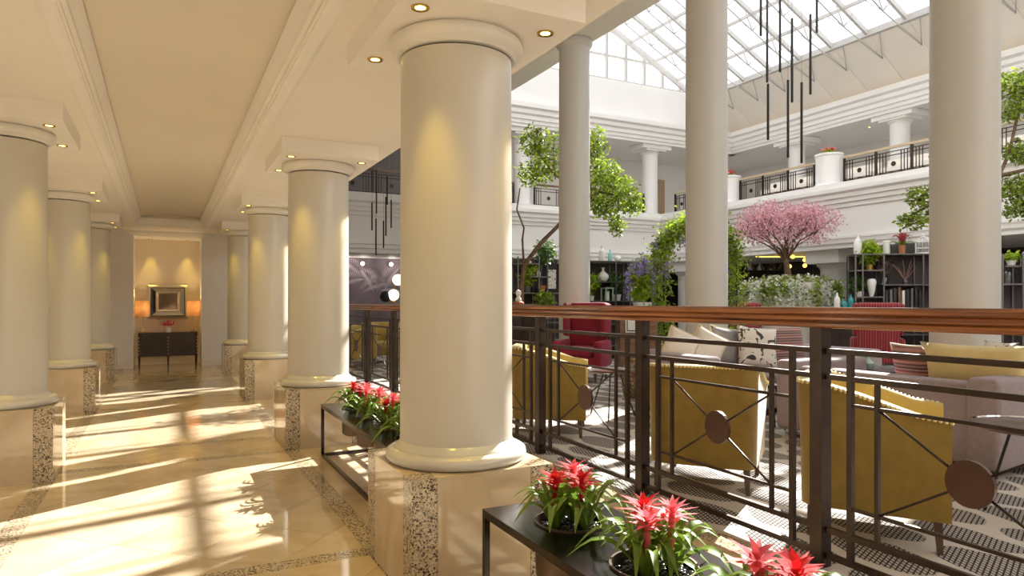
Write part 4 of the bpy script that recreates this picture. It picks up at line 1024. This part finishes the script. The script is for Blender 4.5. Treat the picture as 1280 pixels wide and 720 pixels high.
MB().box(-.1, .1, -.1, .1, .25, .27).build('lantern_roof', MT['palegreen'], lt); MB().lathe([(.001, .0), (.05, .0), (.05, .19), (.001, .19)], 16, caps=False).build('candle', MT['ceramic'], lt, True, 40)
# hanging wisteria between shelf and arch
rnd = random.Random(12); p = U(803, 13.6); ws = thing('wisteria_plant', 'lilac wisteria in a pot on a stand beside the arch', 'plant', (p.x, p.y, .004)); st = MB().lathe([(.2, 0), (.2, .02), (.03, .04), (.03, 1.02), (.16, 1.04), (.14, 1.02), (.2, 1.2), (.16, 1.2)], 20); st.build('stand', MT['ceramic'], ws, True, 40)
gl, ll = MB(), MB(); leaf_cloud(gl, rnd, (0, 0, 1.72), (.34, .3, .42), 520, .12, .5, .1); leaf_cloud(gl, rnd, (0, 0, 1.38), (.24, .2, .16), 200, .11, .5, .1)
for k in range(11): a = Vector((rnd.uniform(-.38, .38), rnd.uniform(-.35, .1), rnd.uniform(1.75, 2.1))); spray(ll, rnd, a, a-Vector((0, 0, rnd.uniform(.25, .5))), 70, .06, .035, .8)
tag(gl.build('greenery', MT['lime'], ws, fix=False), kind='stuff'); tag(ll.build('wisteria_flowers', MT['lilac'], ws, fix=False), kind='stuff')
# bay left of the column
D = 13.6
lc = U(670, D); S0 = shelf_unit(lc, R(-8), .98, .34, [(ZH(330, D), -.45, .0), (ZH(346, D), -.2, .2), (ZH(366, D), -.45, .49), (.8, -.45, .49), (.35, -.45, .49)], (-.44, .0, .18, .47), 'dark metal display shelf behind the ficus trunk', True, ZH(322, D))
z1, z2, z3 = ZH(330, D), ZH(346, D), ZH(366, D)
pc = thing('framed_poster', 'black framed poster with dark line drawing on the ficus side shelf', 'picture', on(S0, .34, .0, z3)); MB().box(-.11, .11, -.012, .012, 0, .66).build('frame', MT['black'], pc); MB().box(-.085, .085, -.016, -.012, .08, .46).build('print', mat_print('ink_sketch', (.74, .71, .66), (.08, .07, .07), 14, .6), pc); pc.rotation_euler.z = R(-8)
bottle(on(S0, -.13, 0, z1), .07, .035, MT['ceramic'], 'small white cup on the upper shelf behind the ficus trunk', 'cup', None, 'cup')
bottle(on(S0, .05, 0, z2), .14, .045, MT['ceramic'], 'small white vase on the middle shelf behind the ficus trunk', 'small_vase', None, 'vase')
bottle(on(S0, .10, -.05, z3), .14, .085, MT['terracotta'], 'terracotta pot on the shelf behind the ficus trunk', 'terracotta_pot', [(.001, 0), (.06, 0), (.09, .95), (.08, 1)], 'pot')
potted(on(S0, .04, -.36, .9), 'bushy variegated plant in front of the ficus side shelf', MT['ceramic'], .1, .2, MT['leaf'], 300, (.24, .22, .20), .09, 43, .5, .16)
stp = thing('plant_stand', 'plain dark plant stand under the variegated plant', 'stand', on(S0, .04, -.36, 0)); MB().lathe([(.16, 0), (.16, .03), (.025, .05), (.025, .87), (.15, .88), (.15, .896)], 20).build('stand_post', MT['shelfm'], stp, True, 40)
potted(on(S0, -.19, -.03, z3), 'lime green trailing plant on the shelf behind the ficus trunk', MT['shelfm'], .07, .12, MT['lime'], 260, (.16, .15, .24), .10, 44, .4, .26)
potted(on(S0, .2, -.02, ZH(322, D)-.0), 'dark trailing plant with lilac tips on top of the ficus side shelf', MT['shelfm'], .08, .1, MT['leafd'], 420, (.24, .2, .28), .09, 45, .5, .0)
bu = thing('white_bust', 'small white bust on a dark red base on the ficus side shelf', 'ornament', U(648, 12.2, 0)+Vector((0, 0, 1.17))); MB().lathe([(.001, 0), (.1, 0), (.1, .03), (.06, .05), (.001, .05)], 18, caps=False).build('plinth', MT['terracotta'], bu, True, 40)
MB().lathe([(.055, .05), (.06, .09), (.035, .12), (.03, .14), (.045, .17), (.05, .2), (.04, .24), (.001, .26)], 18).build('bust', MT['ceramic'], bu, True)
cbx = U(648, 12.2); cb = thing('low_cabinet', 'low dark cabinet under the small white bust', 'cabinet', (cbx.x, cbx.y, .004)); MB().box(-.3, .3, -.16, .16, 0, 1.13).build('body', MT['console'], cb); MB().box(-.32, .32, -.18, .18, 1.13, 1.166).build('top', MT['brown'], cb)
for s_ in (-1, 1): MB().box(s_*.15-.14, s_*.15+.14, -.17, -.16, .06, 1.1).build('door', MT['console'], cb)
# brown podium with framed notice
pp = U(795, 11.0); po = thing('podium', 'brown wooden podium with a framed notice behind the crimson armchair', 'podium', (pp.x, pp.y, .004), R(-24)); MB().box(-.30, .30, -.2, .2, 0, 1.08).build('body', MT['brown'], po); MB().box(-.33, .33, -.23, .23, 1.08, 1.12).build('top', MT['brown'], po)
MB().box(-.22, -.0, -.222, -.2, .72, 1.06).build('notice_frame', MT['paper'], po); MB().box(-.20, -.02, -.224, -.222, .74, 1.04).build('notice_border', MT['black'], po); MB().box(-.185, -.035, -.226, -.224, .755, 1.025).build('notice_sheet', MT['paper'], po)
# right-hand shelves
D = 13.0
rc_ = U(1119, D); SR = shelf_unit(rc_, R(-33), 1.62, .36, [(ZH(318, D), -.80, .80), (ZH(338, D), -.80, -.28), (ZH(356, D), -.28, .80), (ZH(371, D), -.80, -.28), (1.02, -.28, .8), (.6, -.8, .8), (.25, -.8, .8)], (-.79, -.66, -.28, .42, .79), 'long dark metal display shelf holding the birdcage and red leaved plant')
t0, t1, t2, t3 = ZH(318, D), ZH(338, D), ZH(356, D), ZH(371, D)
bottle(on(SR, -.68, 0, t0), .38, .075, MT['ceramic'], 'tall white bottle on the shelf top beside the lime fern')
potted(on(SR, -.46, 0, t1), 'lime green fern in a gold pot on the shelf', MT['gold'], .07, .11, MT['lime'], 420, (.20, .18, .22), .13, 51, .35, .26)
bottle(on(SR, -.16, 0, t0), .26, .062, MT['ceramic'], 'white jug on the shelf top beside the red leaved plant', 'jug', [(.001, 0), (.055, 0), (.062, .1), (.058, .8), (.065, .95), (.05, 1)], 'jug')
rp = thing('red_bromeliad', 'red leaved plant in a terracotta pot on the shelf top', 'plant', on(SR, .12, 0, t0)); MB().lathe([(.001, 0), (.045, 0), (.065, .17), (.055, .17)], 18, caps=False).build('pot', MT['terracotta'], rp, True, 40)
lf = strap_leaf(.30, .07, .20, .05); lf2 = lf.copy(); lf2.materials.clear(); lf2.materials.append(mat_leaf('rose_leaf', (.50, .09, .10), .3))
for k in range(16): link('leaf', lf2, rp, (0, 0, .15), (R(8+(k % 3)*22), 0, k*2.4), (.8, .8, 1))
for k in range(8): link('leaf', lf, rp, (0, 0, .14), (R(-6), 0, k*.785+.3), (.7, .9, .6))
def birdcage(loc, s, label):
    t = thing('birdcage', label, 'birdcage', loc); MB().lathe([(.001, 0), (.13*s, 0), (.13*s, .025*s), (.001, .025*s)], 24, caps=False).build('base', MT['ceramic'], t, True, 40)
    wr_ = MB(); 
    for k in range(14):
        a = k*math.pi/7; c_, s2 = math.cos(a), math.sin(a)
        wr_.tube([(.12*s*c_, .12*s*s2, .02*s), (.12*s*c_, .12*s*s2, .22*s), (.08*s*c_, .08*s*s2, .29*s), (0, 0, .33*s)], .004*s, 4)
    for z in (.11, .22): wr_.tube([(.12*s*math.cos(i*.3142), .12*s*math.sin(i*.3142), z*s) for i in range(21)], .005*s, 4, False)
    wr_.build('wires', MT['ceramic'], t, True); MB().sphere((0, 0, .345*s), .02*s, 10, 6).build('finial', MT['ceramic'], t, True)
    return t
birdcage(on(SR, .50, 0, t0), 1.05, 'cream wire birdcage on the shelf top beside the red leaved plant')
bottle(on(SR, .72, 0, t0), .18, .06, MT['palecush'], 'cream jar on the shelf top beside the birdcage', 'jar', None, 'jar')
bottle(on(SR, -.46, -.08, t3), .34, .08, MT['ceramic'], 'white tapering vase under the lime fern', 'tall_vase', [(.001, 0), (.03, 0), (.05, .2), (.085, .8), (.07, .95), (.04, 1)], 'vase')
bottle(on(SR, -.20, 0, t2), .20, .075, MT['smoke'], 'clear glass jar holding dried brown flowers', 'glass_jar', None, 'jar')
dr_ = thing('dried_flowers', 'round spray of dried brown flowers in the glass jar', 'dried flowers', on(SR, -.20, 0, t2+.12)); dmb = MB(); rn = random.Random(61); leaf_cloud(dmb, rn, (0, 0, .25), (.14, .12, .16), 300, .06, .6, .2)
for k in range(7): dmb.tube([(0, 0, 0), (rn.uniform(-.1, .1), rn.uniform(-.06, .06), .25)], .003, 4)
tag(dmb.build('flower_heads', mat_leaf('dried_petal', (.20, .13, .11), .3), dr_, fix=False), kind='stuff')
br = thing('branch_vase', 'dark vase of bare budding branches on the middle shelf', 'vase', on(SR, .18, 0, t2)); MB().lathe([(.001, 0), (.04, 0), (.05, .05), (.02, .1)], 16, caps=False).build('vase_body', MT['shelfm'], br, True)
for a, l_ in ((-.9, .42), (-.55, .3), (-.25, .40), (.3, .40), (.7, .42), (.95, .5)):
    bm_ = MB(); q0, q1 = Vector((0, 0, .08)), Vector((math.sin(a)*l_, rnd.uniform(-.05, .05), .08+math.cos(a)*l_)); bm_.tube([q0, q1], [.008, .004], 5)
    for k in range(9): c_ = q0.lerp(q1, .3+.08*k); bm_.sphere((c_.x+rnd.uniform(-.015, .015), c_.y, c_.z), .011, 6, 4)
    bm_.build('branch', M('bud_bark', (.28, .17, .14), .9) if a == -.9 else bpy.data.materials['bud_bark'], br, True)
for k in range(9): tag(MB().box(-.02-.004*(k % 3), .02+.004*(k % 2), -.11, .11, 0, .40+.02*(k % 4)).build('album', [MT['bookred'], MT['shelfm'], MT['brown'], MT['paper']][[0, 1, 0, 2, 3, 0, 1, 0, 0][k]], None, loc=on(SR, -.22+.075*k, -.06, 1.022)), 'upright album in the row under the branch vase', 'book', 'albums under the branch vase').rotation_euler.z = R(-33)
for k, (x, z) in enumerate(((-.62, t3), (-.40, .602))): potted(on(SR, x, .04, z), ['small trailing plant on the lower shelf beside the white tapering vase', 'yellow green plant low on the shelf beside the albums'][k], MT['ceramic'], .07, .1, MT['leaf'] if k else MT['leafd'], 240, (.2, .15, .18), .09, 52+k, .5, .14)
# bottles on a side table between planter and shelves
bq = U(1053, 12.2); sdt = thing('side_cabinet', 'narrow dark side cabinet carrying the teal bottles', 'cabinet', (bq.x, bq.y, .004)); MB().box(-.25, .25, -.14, .14, 0, 1.04).build('body', MT['console'], sdt); MB().box(-.27, .27, -.16, .16, 1.04, 1.07).build('top', MT['console'], sdt)
for x, h, m_, l_ in ((-.15, .30, MT['ceramic'], 'white bottle beside two teal glass bottles'), (-.02, .18, MT['teal'], 'short teal glass bottle beside the white bottle'), (.10, .27, MT['teal'], 'taller teal glass bottle beside the striped armchair')): bottle((bq.x+x, bq.y-.06-.35*x, 1.074), h, .05, m_, l_)
# shelf at the right edge
D = 11.0
rc_ = U(1290, D); SE = shelf_unit(rc_, R(-40), 1.0, .34, [(ZH(355, D), -.5, .5), (ZH(318, D), -.2, .5), (.8, -.5, .5), (.3, -.5, .5)], (-.49, -.2, .49), 'dark metal display shelf with the white hanging birdcage by the right ficus')
birdcage(on(SE, -.08, -.03, ZH(355, D)+.3), .72, 'white wire birdcage hanging at the shelf by the right ficus')
MB().tube([(0, 0, .24), (0, 0, .4)], .004, 5).build('hook', MT['black'], [o for o in COL.objects if o.name.startswith('birdcage')][-1])
bottle(on(SE, -.34, 0, ZH(355, D)), .29, .06, MT['smoke'], 'clear glass bottle on the shelf under the right ficus')
potted(on(SE, -.30, -.02, ZH(355, D)+.42-.12), 'small white potted plant with yellow bloom under the right ficus', MT['ceramic'], .07, .08, MT['lime'], 160, (.14, .12, .08), .07, 55, .5, .06)
MB().box(-.42, -.18, -.12, .12, ZH(355, D)+.27, ZH(355, D)+.295).build('small_shelf_board', MT['shelfm'], SE)
bottle(on(SE, .02, -.02, ZH(355, D)), .16, .07, MT['palegreen'], 'green glass vase of lilac flowers beside the clear bottle', 'glass_vase', None, 'vase')
lv = thing('lilac_bunch', 'bunch of pale lilac flowers in the green glass vase', 'flowers', on(SE, .02, -.02, ZH(355, D)+.14)); lb = MB(); leaf_cloud(lb, rnd, (0, 0, .07), (.12, .1, .07), 160, .05, .8, 0); lb.tube([(0, 0, -.1), (0, 0, .06)], .01, 5); tag(lb.build('blooms', MT['lilac'], lv, fix=False), kind='stuff')

# ------------------------------------------------------------------ balcony railings
def balcony_rail(p0, p1, label, n, wood='tan'):
    p0, p1 = Vector(p0), Vector(p1); d = p1-p0; ln = d.length; t = thing('balcony_railing', label, 'railing', p0, math.atan2(d.y, d.x), 'balcony railings'); st = ln/n
    MB().box(0, ln, -.03, .03, .63, .68).build('handrail', MT['rail_top'], t)
    pm_ = MB().box(-.024, .024, -.022, .022, 0, .63).mesh('post', MT['bronze']); um = MB().box(-.008, .008, -.007, .007, .09, .56).mesh('upright', MT['bronze'])
    for k in range(n+1): link('post', pm_, t, (min(max(k*st, .024), ln-.024), 0, 0))
    for k in range(n):
        a, b = k*st+.024, (k+1)*st-.024
        for z in (.56, .48, .09): MB().box(a, b, -.007, .007, z-.009, z+.009).build('rail_bar', MT['bronze'], t)
        for x in (.07, .14, .21, st-.26, st-.19, st-.12): link('upright', um, t, (a+x, 0, 0))
        dd = MB(); c_ = (a+b)/2
        dd.add([(c_+.055*math.cos(i*.393), -.006, .29+.055*math.sin(i*.393)) for i in range(16)]+[(c_+.055*math.cos(i*.393), .006, .29+.055*math.sin(i*.393)) for i in range(16)], [tuple(range(16)), tuple(range(31, 15, -1))]+[(i, 16+i, 16+(i+1) % 16, (i+1) % 16) for i in range(16)])
        dd.build('disc', MT['bronze'], t)
MT['rail_top'] = MT['brown']
for x0, x1, l, n in ((9.52, 13.5, 'dark balcony railing on the back wall between the ficus crown and the corner column', 4), (3.75, 8.88, 'dark balcony railing on the back wall above the palm mural and behind the ficus', 5), (1.9, 3.05, 'short dark balcony railing above the corridor end of the palm mural', 1)):
    balcony_rail((x0, BK_Y+.3, GAL-.01), (x1, BK_Y+.3, GAL-.01), l, n)
MT['rail_top'] = M('pale_handrail', (.55, .42, .27), .35)
drums = [14.4, 11.15, 7.9, 4.65]
DRM = MB().lathe([(.001, 0), (.37, 0), (.37, .03), (.315, .06), (.30, .09), (.30, .74), (.322, .75), (.322, .80), (.27, .80), (.255, .73), (.001, .73)], 36, caps=False).mesh('drum', MT['white'], True, 40)
gx = RT_X+.28
DL = ['white drum planter of red flowers on the balcony beside the corner', 'white drum planter of red flowers on the balcony between railings above the blossom tree', 'white drum planter of red flowers on the balcony behind the tall column', 'white drum planter of red flowers on the balcony behind the right ficus']
for i, y in enumerate(drums):
    t = thing('drum_planter', DL[i], 'planter', (gx, y, GAL-.01), group='drum planters on the balcony'); link('drum', DRM, t); g, rr = MB(), MB(); rn = random.Random(70+i)
    leaf_cloud(g, rn, (0, 0, .83), (.18, .18, .09), 220, .09, .5, 0); leaf_cloud(rr, rn, (0, 0, .93), (.15, .15, .05), 60, .08, .8, 0); tag(g.build('leaves', MT['lime'], t, fix=False), kind='stuff'); tag(rr.build('flowers', MT['pink'], t, fix=False), kind='stuff')
ends = [BK_Y+.1]+drums+[Y0+.3]
BLB = ['pale topped balcony railing between the corner column and the first drum planter', 'pale topped balcony railing between two drum planters above the blossom tree', 'pale topped balcony railing between the drum planter and the tall column', 'pale topped balcony railing behind the right ficus', 'pale topped balcony railing out towards the near wall']
for i in range(len(ends)-1):
    balcony_rail((gx, ends[i]-.39, GAL-.01), (gx, ends[i+1]+.39, GAL-.01), BLB[i], 3 if i < 4 else 8)
# upstairs lounge seats seen through the balcony railing
for k in range(6):
    y = 13.4-1.8*k; t = thing('gallery_bench', 'long beige banquette with brown slatted base behind the balcony railing', 'bench', (RT_X+1.5, y, GAL-.01), group='banquettes on the balcony')
    MB().box(-.25, .25, -.8, .8, .34, .44).build('seat', MT['beige'], t); MB().box(.17, .27, -.8, .8, .44, .68).build('backrest', MT['beige'], t)
    for i in range(7): MB().box(-.22, .22, -.75+.25*i-.03, -.75+.25*i+.03, 0, .34).build('base_slat', MT['brown'], t)
dk = thing('gallery_table', 'dark table behind the balcony railing near the corner column', 'table', (14.9, 15.9, GAL-.01)); MB().box(-.38, .38, -.52, .52, .5, .58).build('table_top', MT['console'], dk)
for sx in (-1, 1):
    for sy in (-1, 1): MB().box(sx*.3-.03, sx*.3+.03, sy*.45-.03, sy*.45+.03, 0, .5).build('leg', MT['console'], dk)
dr1 = struct('door_1', MB().box(15.3, 16.1, GB-.05, GB, GAL-.01, GAL+1.65), MT['tan'])
dr2 = struct('door_2', MB().box(2.6, 6.6, GB-.05, GB, GAL-.01, GAL+1.8), MT['grey'])

# ------------------------------------------------------------------ hanging black rods
def rod(px, y0, y1, D, r_, ztop, label, group):
    q = U(px, D); zt, zb = ZH(y0, D), ZH(y1, D); t = thing('rod_pendant', label, 'pendant light', (q.x, q.y, zb), group=group)
    MB().lathe([(r_*.9, 0), (r_, .01), (r_, zt-zb-.01), (r_*.9, zt-zb)], 10).build('rod', MT['black'], t, True, 40)
    MB().tube([(0, 0, zt-zb), (0, 0, ztop-zb)], .003, 4).build('cable', MT['shelfm'], t)
ORD = ['lowest hanging']+[o+' lowest hanging' for o in ('second', 'third', 'fourth', 'fifth', 'sixth', 'seventh', 'eighth', 'ninth')]
for i, (px, y0, y1) in enumerate(((951, -60, 45), (959, -20, 103), (960, 105, 175), (975, -30, 90), (985, 100, 197), (990, 23, 128), (1002, 103, 204), (1013, 18, 118), (1021, -50, 41))):
    q = U(px, 9.6); rod(px, y0, y1, 9.6+.12*((i*3) % 5), .018, EAVE_Z+SLOPE*min(q.x-LEAVE_X, EAVE_X-q.x), 'slim black rod pendant, '+ORD[[8, 5, 2, 6, 1, 3, 0, 4, 7][i]]+' in the cluster before the blossom tree balcony', 'large cluster of black rods')
for i, (px, y0, y1) in enumerate(((465, 253, 288), (470.5, 212, 267), (470, 273, 319), (479.5, 276, 310), (482.4, 246, 295), (484, 220, 256), (489, 250, 285))):
    rod(px, y0, y1, 15.2+.15*((i*3) % 4), .017, 5.87, 'slim black rod pendant, '+ORD[[3, 5, 0, 1, 2, 6, 4][i]]+' in the cluster before the palm mural', 'small cluster of black rods')

# ------------------------------------------------------------------ globe lamp, wall spots and bar globes
q = U(494, 14.3); gl_ = thing('globe_lamp', 'floor lamp with white glowing globes and a black ball before the mural', 'floor lamp', (q.x, q.y, .004))
MB().lathe([(.16, 0), (.16, .02), (.015, .04), (.012, 1.75)], 16).build('stem', MT['brass'], gl_, True, 40)
cx, cy = math.cos(-YAW), math.sin(-YAW)
for dx, z, r_, m_ in ((.06, ZH(350, 14.3), .115, 'globeglow'), (-.035, ZH(369, 14.3), .115, 'globeglow'), (-.2, ZH(371, 14.3), .12, 'black')):
    MB().sphere((dx*cx, dx*cy, z), r_, 20, 14).build('globe', MT[m_], gl_, True); MB().tube([(0, 0, z-.12), (dx*cx, dx*cy, z-.02)], .008, 6).build('arm', MT['brass'], gl_)
for i, px in enumerate((432, 458, 500, 540)):
    q = U(px, 19.0); t = thing('wall_spot', 'small round spot lamp above the palm mural', 'wall lamp', (q.x, GB-.2, 2.30), group='spots above the mural'); MB().sphere((0, -.12, 0), .06, 14, 10).build('bulb', MT['globeglow'], t, True); MB().tube([(0, .05, 0), (0, -.08, 0)], .03, 8).build('arm', MT['black'], t)
    ld = bpy.data.lights.new('spot_light', 'POINT'); ld.energy = 2.6; ld.color = (1, .88, .78); ld.shadow_soft_size = .06; o = bpy.data.objects.new('spot_light', ld); COL.objects.link(o); o.location = (0, -.3, -.02); o.parent = t
for i, (px, py) in enumerate(((991, 321), (1006, 325), (1012, 320), (1013, 328), (1006, 332), (987, 333))):
    D = 17.2+.22*(i % 3); q = U(px, D); z = ZH(py, D); t = thing('bar_globe', 'glowing yellow globe pendant over the dark bar behind the blossom tree', 'pendant light', (q.x, q.y, z), group='yellow bar globes'); MB().sphere((0, 0, 0), .052, 14, 10).build('globe', MT['yellowglow'], t, True); MB().tube([(0, 0, .06), (0, 0, FASC0+.03-z)], .005, 4).build('cable', MT['black'], t)
for px in (938, 950, 965, 978):
    q = U(px, 17.9); z = ZH(338, 17.9); t = thing('pendant_lamp', 'dark metal shade pendant over the bar', 'pendant light', (q.x, q.y, z), group='dark bar shades'); MB().lathe([(.12, 0), (.10, .06), (.03, .15), (.02, .2)], 18, caps=False).build('shade', MT['steel'], t, True); MB().tube([(0, 0, .18), (0, 0, FASC0+.03-z)], .005, 4).build('cable', MT['black'], t)
q0, q1 = U(945, 18.3), U(1015, 18.3); z = ZH(321, 18.3)
tag(MB().bar((q0.x, q0.y, z), (q1.x, q1.y, z), .04, .03).build('light_strip', MT['yellowglow']), 'glowing yellow light strip over the dark bar', 'light strip')
# gallery ceiling spots
for i in range(8): downlight(UP_X+1.0, 14.5-1.8*i, CORN0+.04, 'tiny downlight in the balcony ceiling', 'balcony downlights', 0)
# a few cafe sets under the balcony
for i, (px, D) in enumerate(((842, 15.0), (925, 16.8), (1265, 14.2))):
    q = U(px, D); t = thing('cafe_table', ['laid cafe table with glasses behind the wisteria arch', 'cafe table behind the white flower planter', 'cafe table behind the right edge shelf'][i], 'table', (q.x, q.y, .004)); MB().lathe([(.22, 0), (.22, .02), (.03, .04), (.03, .9), (.45, .92), (.45, .95)], 24).build('table_body', MT['shelfm'], t, True, 40)
    for k in range(5):
        a = k*1.256; tag(MB().lathe([(.03, 0), (.03, .008), (.005, .015), (.005, .07), (.035, .1), (.032, .17)], 12, caps=False).build('wine_glass', MT['smoke'], None, True, loc=(q.x+.28*math.cos(a), q.y+.28*math.sin(a), .954)), 'stemmed glass on the '+['cafe table behind the wisteria arch', 'cafe table behind the planter', 'cafe table by the right shelf'][i], 'glass', ['glasses behind the arch', 'glasses behind the planter', 'glasses by the right shelf'][i])
